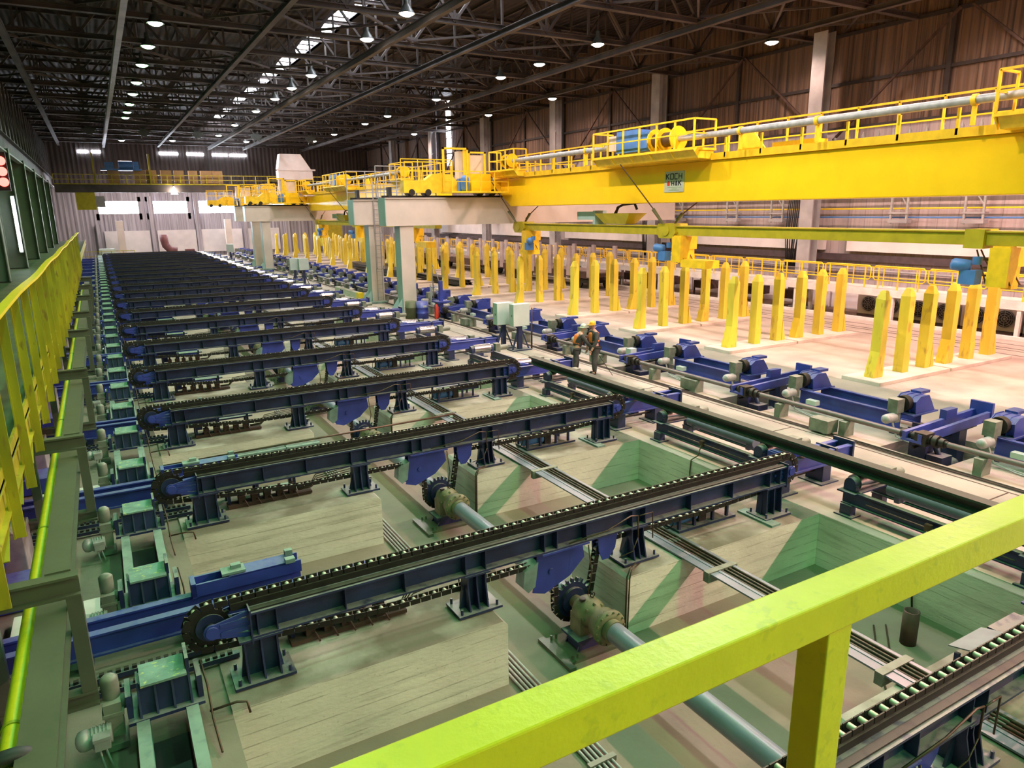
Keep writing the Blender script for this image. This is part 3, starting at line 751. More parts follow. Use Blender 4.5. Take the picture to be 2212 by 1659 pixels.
def make_roller_stand():
    t = thing('roller_stand', '', 'roller stand', (0.02, Y0+4.0, 0), 'roller stands along the left side')
    ya, yb = Y0+2.40, Y0+5.35
    for x in (-0.27, 0.27):
        MB().ibeam((x, ya-0.1, 0.20), (x, yb+0.1, 0.20), 0.3, 0.14, 0.025, 0.02).build('side_rail', m_teal, t)
    for yc in (ya, yb):
        s = MB().prism([(yc-0.20, 0.36), (yc+0.20, 0.36), (yc+0.12, 0.74), (yc-0.12, 0.74)], 'x', -0.28, 0.28)
        for x in (-0.28, -0.10, 0.09, 0.28): s.prism([(yc-0.27, 0.36), (yc+0.27, 0.36), (yc+0.13, 0.76), (yc-0.13, 0.76)], 'x', x-0.012, x+0.012)
        s.box(-0.42, 0.42, yc-0.30, yc+0.30, 0.32, 0.36)
        for x in (-0.42, 0.36): s.box(x, x+0.06, yc-0.2, yc+0.2, 0.36, 0.66)
        s.box(0.26, 0.30, yc-0.16, yc+0.22, 0.74, 0.92)
        bx = s.build('roller_box', m_blue, t)
        MB().prism([(yc-0.22, 0.73), (yc+0.14, 0.80), (yc+0.14, 0.83), (yc-0.22, 0.76)], 'x', -0.25, 0.26).build('wear_plate', m_wear, bx)
        s = MB().cyl((-0.40, yc, 0.5), (-0.48, yc, 0.5), 0.09, 12); s.box(-0.66, -0.47, yc-0.16, yc+0.10, 0.16, 0.60); s.box(-0.70, -0.44, yc-0.2, yc+0.12, 0.0, 0.08)
        s.lathe([(0.06, 0.30), (0.10, 0.26), (0.10, 0.02), (0.09, 0)], (-0.565, yc+0.02, 0.58), (0, 0, 1), 14); s.box(-0.68, -0.45, yc-0.18, yc+0.12, 0.44, 0.48)
        gm = s.build('gear_reducer', m_gear, t)
        s = MB().cyl((-0.60, yc-0.22, 0.28), (-0.86, yc-0.22, 0.28), 0.115, 18); s.lathe([(0.12, -0.02), (0.125, 0.03), (0.11, 0.08), (0.06, 0.11), (0, 0.12)], (-0.86, yc-0.22, 0.28), (-1, 0, 0), 18)
        for q in range(5): s.cyl((-0.63-q*0.04, yc-0.22, 0.28), (-0.645-q*0.04, yc-0.22, 0.28), 0.128, 18)
        s.build('motor', m_bmot2, gm)
        MB().box(-0.78, -0.62, yc-0.42, yc-0.30, 0.22, 0.36).box(-0.79, -0.61, yc-0.43, yc-0.29, 0.34, 0.38).build('terminal_box', m_bmot2, gm)
        s = MB().tube([(-0.74, yc-0.36, 0.22), (-0.72, yc-0.42, 0.1), (-0.70, yc-0.46, 0.0)], 0.012); s.tube([(-0.68, yc-0.36, 0.22), (-0.65, yc-0.42, 0.1), (-0.62, yc-0.46, 0.0)], 0.012)
        s.build('cable', m_bmot2, gm)
        MB().tube([(0.44, yc+0.1, 0.68), (0.47, yc-0.2, 0.5), (0.48, yc-0.34, 0.1), (0.5, yc-0.9, 0.02)], 0.014).tube([(0.46, yc-0.2, 0.12), (0.78, yc-0.22, 0.14), (0.9, yc-0.25, 0.12), (0.92, yc-0.3, -0.02)], 0.016).build('grease_line', m_copper, t)
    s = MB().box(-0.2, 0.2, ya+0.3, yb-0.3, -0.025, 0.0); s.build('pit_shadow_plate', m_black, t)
    return t
m_wear = M('worn_green_wear_plate', (0.20, 0.32, 0.28), 0.5, 0, 0.2, 4, wear=(0.55, 0.60, 0.20), stretch=(1, 2, 1))
sk = make_skid(); rs = make_roller_stand()
for n in range(-1, NMOD-1):
    l1 = 'double bright blue skid beam left behind chain conveyor %s from the camera' % ORD[n+1]
    l2 = 'blue roller stand with grey motors, %s of the left row from the camera' % ORD[n+1]
    if n == 0: sk['label'] = l1; rs['label'] = l2
    else: dup(sk, (0, P*n, 0), l1); dup(rs, (0, P*n, 0), l2)
# pale concrete pads by the left roller stands
s0 = MB().box(-1.9, -0.5, Y0+1.95, Y0+3.3, -0.03, 0.10)
for n in range(-1, 8):
    if n == -1: pd = s0.build('motor_pad', m_white); q = pd
    else: q = pd.copy(); COL.objects.link(q)
    q.location = (0, P*n, 0)
    tag(q, 'pale concrete pad beside the left roller stand, %s from the camera' % ORD[n+1], 'concrete pad', 'concrete pads at the left')

# ---------------- right: roller frames with drums, end beams ----------------
def make_drum_frame():
    ya, yb = Y0+1.35, Y0+5.05
    t = thing('drum_roller_frame', '', 'roller frame', (13.3, Y0+3.2, 0), 'roller frames at the right conveyor ends')
    for x in (12.75, 13.75):
        MB().ibeam((x, ya, 0.38), (x, yb, 0.38), 0.30, 0.12, 0.025, 0.02).build('side_beam', m_blue, t)
    for yc in (ya+0.15, yb-0.15):
        MB().cyl((12.85, yc, 0.68), (13.6, yc, 0.68), 0.17, 24).cyl((12.75, yc, 0.68), (13.75, yc, 0.68), 0.05, 10).build('roller_drum', m_shiny, t)
        s = MB()
        for x in (12.78, 13.68): s.box(x-0.06, x+0.06, yc-0.14, yc+0.14, 0.52, 0.66); s.cyl((x-0.07, yc, 0.68), (x+0.07, yc, 0.68), 0.13, 14)
        s.box(12.6, 13.9, yc-0.2, yc+0.2, 0.50, 0.53)
        bb = s.build('bearing_block', m_blue, t)
        s = MB().box(13.82, 14.05, yc-0.14, yc+0.14, 0.46, 0.82); s.cyl((14.05, yc, 0.62), (14.4, yc, 0.62), 0.11, 14); s.lathe([(0.11, 0), (0.09, 0.06), (0, 0.08)], (14.4, yc, 0.62), (1, 0, 0), 12)
        s.build('gear_motor', m_gear, t)
    for x in (12.72, 13.78):
        for yc in (ya+0.15, yb-0.15):
            MB().box(x-0.09, x+0.09, yc-0.12, yc+0.12, 0.0, 0.24).box(x-0.16, x+0.16, yc-0.2, yc+0.2, 0.0, 0.03).build('leg', m_blue, t)
    s = MB().tube([(12.62, ya+0.4, 0.4), (12.62, yb-0.6, 0.4)], 0.015); s.tube([(12.62, (ya+yb)/2, 0.42), (12.5, (ya+yb)/2, 0.1), (12.28, (ya+yb)/2, 0.03), (12.25, (ya+yb)/2, -0.3), (12.25, (ya+yb)/2-0.1, -1.1)], 0.018)
    s.box(12.58, 12.66, (ya+yb)/2-0.06, (ya+yb)/2+0.06, 0.34, 0.48)
    s.build('grease_line', m_copper, t)
    s = MB().box(12.72, 12.98, ya-0.5, ya-0.1, 0.58, 0.78); s.box(12.75, 12.95, ya-0.45, ya-0.15, 0.78, 0.81); s.build('limit_switch_box', m_blue2, t)
    return t
def make_end_beam():
    y = Y0+0.55
    t = thing('transfer_beam', '', 'transfer beam', (14.2, y, 0), 'transfer beams at the right conveyor ends')
    for dy in (0, 0.38):
        MB().ibeam((12.3 if dy == 0 else 11.2, y+dy, 0.60), (14.75, y+dy, 0.60), 0.34, 0.13, 0.03, 0.02).build('girder', m_blue2, t)
    s = MB()
    for x in (12.5, 13.9):
        s.box(x-0.14, x+0.14, y-0.04, y+0.42, 0.02, 0.43); s.box(x-0.3, x+0.3, y-0.15, y+0.5, 0.0, 0.03)
    s.box(14.72, 14.78, y-0.08, y+0.46, 0.42, 0.86); s.box(14.1, 14.16, y-0.08, y+0.46, 0.42, 0.80)
    s.build('support', m_blue, t)
    MB().tube([(11.9, y+0.2, 0.24), (14.7, y+0.2, 0.28)], 0.035).build('push_rod', m_dark, t)
    return t
df = make_drum_frame(); eb = make_end_beam()
for n in range(-1, NMOD-1):
    l1 = 'blue frame with two bright drums behind conveyor %s from the camera, right end' % ORD[n+1]
    l2 = 'pair of blue transfer beams at the right end of conveyor %s from the camera' % ORD[n+1]
    if n == 0: df['label'] = l1; eb['label'] = l2
    else: dup(df, (0, P*n, 0), l1); dup(eb, (0, P*n, 0), l2)
for i, n in enumerate((-1, 0, 1)):
    o = MB().cyl((13.45, YC(n)+2.2, 0.56), (13.45, YC(n)+4.5, 0.56), 0.14, 20).box(13.3, 13.6, YC(n)+2.3, YC(n)+2.4, 0.36, 0.5).box(13.3, 13.6, YC(n)+4.2, YC(n)+4.3, 0.36, 0.5).build('guide_tube', M('pale_lilac_tube_paint', (0.24, 0.26, 0.36), 0.4, 0, 0.08, 3) if i == 0 else bpy.data.materials['pale_lilac_tube_paint'])
    tag(o, 'pale lilac guide tube lying inside the right roller frame, %s from the camera' % ORD[i], 'tube', 'guide tubes in the near roller frames')
# long dark green rolled steel rail lying along the near roller frames
s = MB()
s.ibeam((13.0, -2.5, 0.98), (13.0, 21.3, 0.98), 0.26, 0.26, 0.045, 0.03)
o = s.build('steel_rail', m_rail); tag(o, 'long dark green steel rail lying on the near roller frames at the right', 'steel rail')

# ---------------- runs along the pit ----------------
t = thing('cable_tray', 'grey-green cable tray with brown pipes running along the hall over the pit bays', 'cable tray', (8.8, 50, 0))
MB().box(8.62, 8.68, -3, 118, -0.06, 0.06).box(8.98, 9.04, -3, 118, -0.06, 0.06).box(8.62, 9.04, -3, 118, -0.06, -0.04).box(8.45, 8.62, -3, 118, 0.02, 0.05).build('tray', m_pipe, t)
for i in range(4):
    MB().cyl((8.71+i*0.09, -3, 0.035), (8.71+i*0.09, 118, 0.035), 0.024, 8).build('pipe', m_copper, t)
s = MB()
for n in range(-1, 18): s.box(8.4, 9.1, YC(n)+1.3, YC(n)+1.42, -0.12, 0.07); s.box(8.4, 9.1, YC(n)+4.5, YC(n)+4.62, -0.12, 0.07)
s.build('tray_bracket', m_gear, t)
t = thing('floor_conduits', 'bundle of grey conduits on the trench floor along the left concrete blocks', 'conduits', (5.05, 50, PZ))
for i in range(5):
    MB().cyl((4.88+i*0.075, -3, PZ+0.04), (4.88+i*0.075, 118, PZ+0.04), 0.022, 8).build('conduit', m_bmot2, t)
s = MB()
for n in range(-2, 18): s.box(4.82, 5.26, YC(n)+3.0, YC(n)+3.08, PZ, PZ+0.08)
s.build('conduit_clamp', m_gear, t)
pb = None
for n in range(-1, 12):
    if pb is None:
        pb = thing('riser_pipes', '', 'pipes', (7.2, YC(n), 0), 'riser pipes at the trench blocks')
        for i in range(2):
            MB().tube([(7.55+i*0.05, YC(n)-0.35-i*0.05, 0.1), (7.28, YC(n)-0.52-i*0.05, 0.12), (7.19, YC(n)-0.56-i*0.07, 0.02), (7.17, YC(n)-0.56-i*0.07, PZ+0.02)], 0.014).build('pipe', m_copper, pb)
        pb['label'] = 'two thin brown pipes on the block under conveyor first from the camera'; y_first = YC(n)
    else:
        dup(pb, (0, YC(n)-y_first, 0), 'two thin brown pipes on the block under conveyor %s from the camera' % ORD[n+1])
t = MB().lathe([(0.13, 0), (0.13, 0.62), (0.105, 0.62), (0.105, 0.3)], (11.25, 6.0, PZ), (0, 0, 1), 20).build('pipe_stub', m_rust); tag(t, 'short rusty vertical pipe stub on the pit floor near the right wall', 'pipe')
for i, (p0, p1) in enumerate((((9.6, 5.3), (11.2, 6.6)), ((9.8, 5.2), (11.4, 6.5)), ((7.3, 4.4), (9.3, 5.0)), ((7.3, 4.25), (9.3, 4.8)))):
    o = MB().tube([(p0[0], p0[1], PZ+0.03), ((p0[0]+p1[0])/2, (p0[1]+p1[1])/2+0.05, PZ+0.03), (p1[0], p1[1], PZ+0.03)], 0.015).build('floor_pipe', m_copper)
    tag(o, 'thin pipe lying on the pit floor, %s of four from the right pit wall' % ORD[i], 'pipe', 'thin pipes on the pit floor')
# ---------------- outer roller line on the right floor ----------------
def make_outer():
    ya, yb = Y0+1.8, Y0+5.1
    t = thing('outer_roller_stand', '', 'roller stand', (19.0, Y0+3.4, 0), 'outer roller stands on the right floor')
    for x in (18.75, 19.75):
        MB().ibeam((x, ya, 0.36), (x, yb, 0.36), 0.46, 0.14, 0.03, 0.02).build('side_beam', m_blue2, t)
    for yc in (ya, yb):
        s = MB()
        for y in (-0.28, -0.1, 0.1, 0.28):
            s.prism([(18.95, 0.6), (19.85, 0.6), (19.68, 0.85), (19.5, 1.08), (19.1, 1.08), (18.9, 0.95)], 'y', yc+y-0.012, yc+y+0.012)
        s.prism([(18.9, 0.94), (19.1, 1.06), (19.5, 1.06), (19.66, 0.83), (19.5, 0.62), (19.0, 0.62)], 'y', yc-0.26, yc+0.26)
        s.box(18.75, 19.95, yc-0.34, yc+0.34, 0.56, 0.60)
        s.box(19.5, 19.95, yc-0.05, yc+0.25, 1.04, 1.12)
        bx = s.build('roller_box', m_blue2, t)
        MB().cyl((18.72, yc, 0.88), (18.92, yc, 0.88), 0.22, 18).build('end_cover', m_dark, bx)
        s = MB().box(18.30, 18.62, yc-0.14, yc+0.14, 0.68, 1.06); s.box(18.62, 18.72, yc-0.08, yc+0.08, 0.8, 0.96); s.box(18.34, 18.56, yc-0.1, yc+0.1, 0.4, 0.68)
        gm = s.build('gear_reducer', m_gear, t)
        MB().cyl((18.34, yc-0.05, 0.56), (18.02, yc-0.05, 0.56), 0.13, 16).lathe([(0.13, 0), (0.125, 0.06), (0.09, 0.12), (0, 0.14)], (18.02, yc-0.05, 0.56), (-1, 0, 0), 16).build('motor', m_bmot2, gm)
        MB().tube([(18.2, yc-0.1, 0.44), (18.15, yc-0.3, 0.1), (18.1, yc-0.8, 0.03), (18.0, yc-1.4, 0.02)], 0.02).tube([(18.24, yc-0.1, 0.44), (18.2, yc-0.25, 0.08), (18.2, yc-0.8, 0.03), (18.1, yc-1.4, 0.02)], 0.02).build('cable', m_bmot2, gm)
        for x in (18.8, 19.7):
            MB().box(x-0.1, x+0.1, yc-0.14, yc+0.14, 0.0, 0.16).box(x-0.2, x+0.2, yc-0.2, yc+0.2, 0, 0.03).build('foot', m_blue, t)
    MB().box(18.3, 18.5, yb-0.9, yb-0.55, 0.3, 0.44).build('terminal_box', m_cab, t)
    return t
def make_arm():
    y = Y0+0.35
    t = thing('transfer_arm', '', 'transfer arm', (18.5, y, 0), 'transfer arms of the outer roller line')
    for dy in (0, 0.4):
        MB().bar((17.2, y+dy, 0.50), (20.4, y+dy, 0.62), 0.1, 0.24).build('arm_plate', m_blue2, t)
    s = MB()
    s.box(20.36, 20.46, y-0.08, y+0.5, 0.54, 0.98); s.box(20.0, 20.4, y-0.06, y+0.48, 0.5, 0.54); s.box(18.9, 19.4, y+0.32, y+0.50, 0.66, 0.92); s.box(17.2, 17.6, y-0.06, y+0.48, 0.38, 0.44)
    s.build('stop_bracket', m_blue2, t)
    MB().box(19.0, 19.35, y-0.02, y+0.4, -1.0, 0.42).box(17.5, 17.85, y-0.02, y+0.42, -1.0, 0.36).build('pedestal', m_blue, t)
    MB().cyl((17.9, y-0.3, -0.25), (18.3, y-0.3, -0.25), 0.17, 16).cyl((17.75, y-0.3, -0.1), (17.75, y-0.1, 0.3), 0.07, 10).box(17.5, 17.95, y-0.45, y-0.05, -0.5, 0.08).build('cylinder_drive', m_blue, t)
    MB().bar((17.3, y+0.2, 0.22), (20.2, y+0.2, 0.34), 0.06, 0.05).build('push_rod', m_dark, t)
    return t
ou = make_outer(); ar = make_arm()
ls = thing('line_shaft', '', 'drive shaft', (17.4, Y0, 0.55), 'line shafts of the outer roller line')
MB().cyl((17.4, Y0+0.9, 0.5), (17.4, Y0+P-0.2, 0.5), 0.07, 14).build('shaft_tube', M('brown_grey_shaft_steel', (0.17, 0.14, 0.13), 0.45, 0.2, 0.12, 3), ls)
s = MB()
for a, r in ((0.55, 0.14), (0.72, 0.10), (0.86, 0.12), (-0.12, 0.12), (0.03, 0.16), (0.2, 0.12)): s.cyl((17.4, Y0+a-0.05, 0.5), (17.4, Y0+a+0.06, 0.5), r, 14)
s.box(17.22, 17.58, Y0+0.2, Y0+0.5, 0.34, 0.66); s.cyl((17.4, Y0-0.25, 0.5), (17.4, Y0+0.9, 0.5), 0.08, 12)
s.build('bearing_set', m_dark, ls)
MB().box(17.2, 17.6, Y0+2.4, Y0+2.6, 0.0, 0.42).box(17.2, 17.6, Y0+4.6, Y0+4.8, 0.0, 0.42).build('bearing_stand', m_gear, ls)
for n in range(-1, NMOD-1):
    k = ORD[n+1]
    l = ('blue outer roller stand on the pale floor, %s of the right row from the camera' % k, 'blue transfer arm over a floor recess between outer roller stands, %s from the camera' % k,
         'thin line shaft with dark couplings beside the outer roller stands, %s section from the camera' % k)
    if n == 0: ou['label'], ar['label'], ls['label'] = l
    else:
        for o, q in zip((ou, ar, ls), l): dup(o, (0, P*n, 0), q)
jb = MB().box(17.3, 17.75, 11.9, 12.5, 0.06, 0.42).box(17.35, 17.45, 12.0, 12.1, 0, 0.06).box(17.6, 17.7, 12.3, 12.4, 0, 0.06).build('junction_box', m_gear)
for i, (dx, dy) in enumerate(((0.15, 0), (0.5, 5.6), (0.4, 10.9), (0.4, 17.4), (0.3, 23), (0.3, 29))):
    o = jb if i == 0 else jb.copy()
    if i: COL.objects.link(o)
    o.location = (dx-0.6, dy, 0); tag(o, 'grey-green junction box on the floor beside the line shaft, %s from the camera' % ORD[i], 'junction box', 'junction boxes by the line shaft')
for i, x in enumerate((16.95, 17.02, 17.1)):
    pts = []
    for k in range(60): pts.append((x+0.03*math.sin(k*1.7+i), -3+k*2.0, 0.03))
    o = MB().tube(pts, 0.018, 5).build('floor_cable', m_rust); tag(o, 'thin cable lying along the floor by the line shaft, %s of three from the left' % ORD[i], 'cable', 'cables along the line shaft')

# ---------------- yellow stanchions ----------------
BX = (24.15, 25.65, 27.10, 28.65, 30.10, 31.60)
BY = (15.3, 22.3, 28.5, 34.6, 40.9, 47.2, 52.9, 59.7, 65.5, 71.8, 78.3, 85.0, 91.0, 97.0, 103.6, 110.0, 115.5)
s = MB()
w, d = 0.21, 0.17
hexa = [(-w, -d), (-w*0.2, -d*1.25), (w*0.8, -d), (w, 0), (w*0.8, d), (-w, d)]
s.box(-0.20, 0.14, -0.19, 0.19, 0, 2.85)
s.prism([(-0.20, 2.85), (0.14, 2.85), (0.08, 3.1), (-0.12, 3.1)], 'y', -0.12, 0.12)
s.add([(-0.20, -0.19, 2.85), (0.14, -0.19, 2.85), (0.14, 0.19, 2.85), (-0.20, 0.19, 2.85), (-0.10, -0.09, 3.15), (0.06, -0.09, 3.15), (0.06, 0.09, 3.15), (-0.10, 0.09, 3.15)],
      [(0, 1, 5, 4), (1, 2, 6, 5), (2, 3, 7, 6), (3, 0, 4, 7), (4, 5, 6, 7)])
s.box(0.14, 0.20, -0.07, 0.07, 0, 2.95)
s.prism([(-0.20, 0), (-0.42, 0), (-0.42, 0.1), (-0.20, 0.95)], 'y', -0.19, 0.19)
boll = s.build('stanchion', m_boll, None, 0.01)
s = MB().prism([(0.20, 0), (0.42, 0), (0.42, 0.1), (0.20, 0.95)], 'y', -0.17, 0.17); s.box(-0.20, 0.14, -0.19, 0.19, 0, 2.85); s.box(0.14, 0.20, -0.07, 0.07, 0, 2.95)
s.add([(-0.20, -0.19, 2.85), (0.14, -0.19, 2.85), (0.14, 0.19, 2.85), (-0.20, 0.19, 2.85), (-0.10, -0.09, 3.15), (0.06, -0.09, 3.15), (0.06, 0.09, 3.15), (-0.10, 0.09, 3.15)],
      [(0, 1, 5, 4), (1, 2, 6, 5), (2, 3, 7, 6), (3, 0, 4, 7), (4, 5, 6, 7)])
boll_r = s.build('stanchion', m_boll, None, 0.01)
s = MB(); s.box(-0.20, 0.14, -0.19, 0.19, 0, 2.85); s.box(0.14, 0.20, -0.07, 0.07, 0, 2.95); s.box(-0.22, 0.16, -0.21, -0.19, 0, 0.7)
s.add([(-0.20, -0.19, 2.85), (0.14, -0.19, 2.85), (0.14, 0.19, 2.85), (-0.20, 0.19, 2.85), (-0.10, -0.09, 3.15), (0.06, -0.09, 3.15), (0.06, 0.09, 3.15), (-0.10, 0.09, 3.15)],
      [(0, 1, 5, 4), (1, 2, 6, 5), (2, 3, 7, 6), (3, 0, 4, 7), (4, 5, 6, 7)])
boll_m = s.build('stanchion', m_boll, None, 0.01)
plinth = MB().box(-0.85, 3.55, -0.75, 0.75, 0.0, 0.13).build('stanchion_plinth', m_plinth, None, 0.01)
used = {id(boll): 0, id(boll_m): 0, id(boll_r): 0, 'p': 0}
for j, by in enumerate(BY):
    for i, bx in enumerate(BX):
        src = (boll, boll_m, boll_r)[i % 3]
        if not used[id(src)]: o = src; used[id(src)] = 1
        else: o = src.copy(); COL.objects.link(o)
        o.location = (bx, by, 0.12)
        tag(o, 'yellow steel stanchion, %s from the left in the %s row from the camera' % (ORD[i], ORD[j]), 'stanchion', 'yellow stanchions on the floor')
    for g in (0, 3):
        if not used['p']: o = plinth; used['p'] = 1
        else: o = plinth.copy(); COL.objects.link(o)
        o.location = (BX[g]-0.05, by, 0)
        tag(o, 'low concrete plinth under the %s three stanchions of the %s row' % ('left' if g == 0 else 'right', ORD[j]), 'plinth', 'concrete plinths under the stanchions')

# ---------------- portal runways (white girders on columns) ----------------
def portal(y, first_x, idx):
    t = thing('runway_girder', 'pinkish-white box girder crossing to the right wall, %s from the camera' % ORD[idx], 'girder', (27, y, 6.3), 'white crane runway girders')
    MB().box(first_x+0.02, 38.6, y-0.55, y+0.55, 5.42, 7.0).box(first_x, 38.6, y-0.65, y+0.65, 7.0, 7.06).box(first_x, 38.6, y-0.6, y+0.6, 5.38, 5.42).build('girder_box', m_beam, t)
    MB().box(first_x-0.03, first_x+0.02, y-0.6, y+0.6, 5.40, 7.05).build('end_plate', m_beam2, t)  # white girder end, its green lamp light put into the colour
    MB().ibeam((first_x, y, 7.13), (38.4, y, 7.13), 0.14, 0.1, 0.03, 0.03).box(first_x+0.4, first_x+0.6, y-0.2, y+0.2, 7.06, 7.7).build('crane_rail', m_dark, t)
    c = thing('portal_column', 'white box column under the runway girder, %s from the camera' % ORD[idx], 'column', (16.85, y, 0), 'white columns of the runways')
    s = MB().box(16.27, 17.17, y-0.45, y+0.45, 0.12, 5.38)
    s.build('column_box', m_beam, c)
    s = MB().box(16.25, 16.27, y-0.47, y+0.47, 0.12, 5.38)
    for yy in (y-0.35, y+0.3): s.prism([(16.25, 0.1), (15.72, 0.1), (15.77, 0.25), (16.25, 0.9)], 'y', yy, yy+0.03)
    s.build('side_plate', m_beam2, c)  # left column face coloured as if lit by the green lamps
    MB().box(15.4, 17.19, y-1.0, y+1.0, 0.0, 0.12).build('base_slab', m_teal, c)
    return t
portal(42.6, 15.35, 0); portal(48.5, 15.25, 1); portal(85.3, 14.6, 2); portal(91.0, 14.5, 3); portal(6.0, 22.6, 4)
for o in list(COL.objects):
    if o.get('label', '').endswith('fifth from the camera') and o.get('category') in ('girder',) : o['label'] = 'pinkish-white box girder outside the right edge close to the camera'
    if o.get('label', '').startswith('white box column') and 'fifth' in o['label']: o['label'] = 'white box column outside the right edge close to the camera'; o.location = (24.2, 6.0, 0)
# ladder with frame on the second portal
t = thing('access_ladder', 'grey caged ladder fixed to the front of the second white column', 'ladder', (16.6, 47.9, 0.2))
s = MB()
for x in (16.62, 17.0): s.box(x-0.02, x+0.02, 47.86, 47.9, 0.2, 8.4)
s.build('side_rail', m_colg, t)
s = MB()
for k in range(27): s.cyl((16.62, 47.88, 0.4+k*0.3), (17.0, 47.88, 0.4+k*0.3), 0.014, 6)
s.build('rungs', m_colg, t)
s = MB()
for k in range(8): s.tube([(16.62, 47.88, 2.4+k*0.8), (16.55, 47.5, 2.4+k*0.8), (16.81, 47.25, 2.4+k*0.8), (17.07, 47.5, 2.4+k*0.8), (17.0, 47.88, 2.4+k*0.8)], 0.015)
for x, y in ((16.55, 47.5), (16.81, 47.25), (17.07, 47.5)): s.box(x-0.015, x+0.015, y-0.015, y+0.015, 2.4, 8.2)
s.build('cage', m_colg, t)
def grey_rail(x0, x1, y, z, idx):
    t = thing('girder_railing', 'thin grey railing on top of the white girder, %s from the camera' % ORD[idx], 'railing', (x0, y, z), 'grey railings on the runway girders')
    n = 3; s = MB()
    for k in range(n+1):
        x = x0+(x1-x0)*k/n; s.bar((x, y, z), (x, y, z+1.9), 0.06, 0.06)
    s.build('posts', m_colg, t)
    s = MB()
    for zz in (0.5, 1.0, 1.9): s.bar((x0, y, z+zz), (x1, y, z+zz), 0.05, 0.05)
    s.build('rails', m_colg, t)
grey_rail(15.2, 19.2, 43.1, 7.06, 0); grey_rail(15.2, 19.2, 49.0, 7.06, 1); grey_rail(14.4, 19.5, 85.8, 7.0, 2)

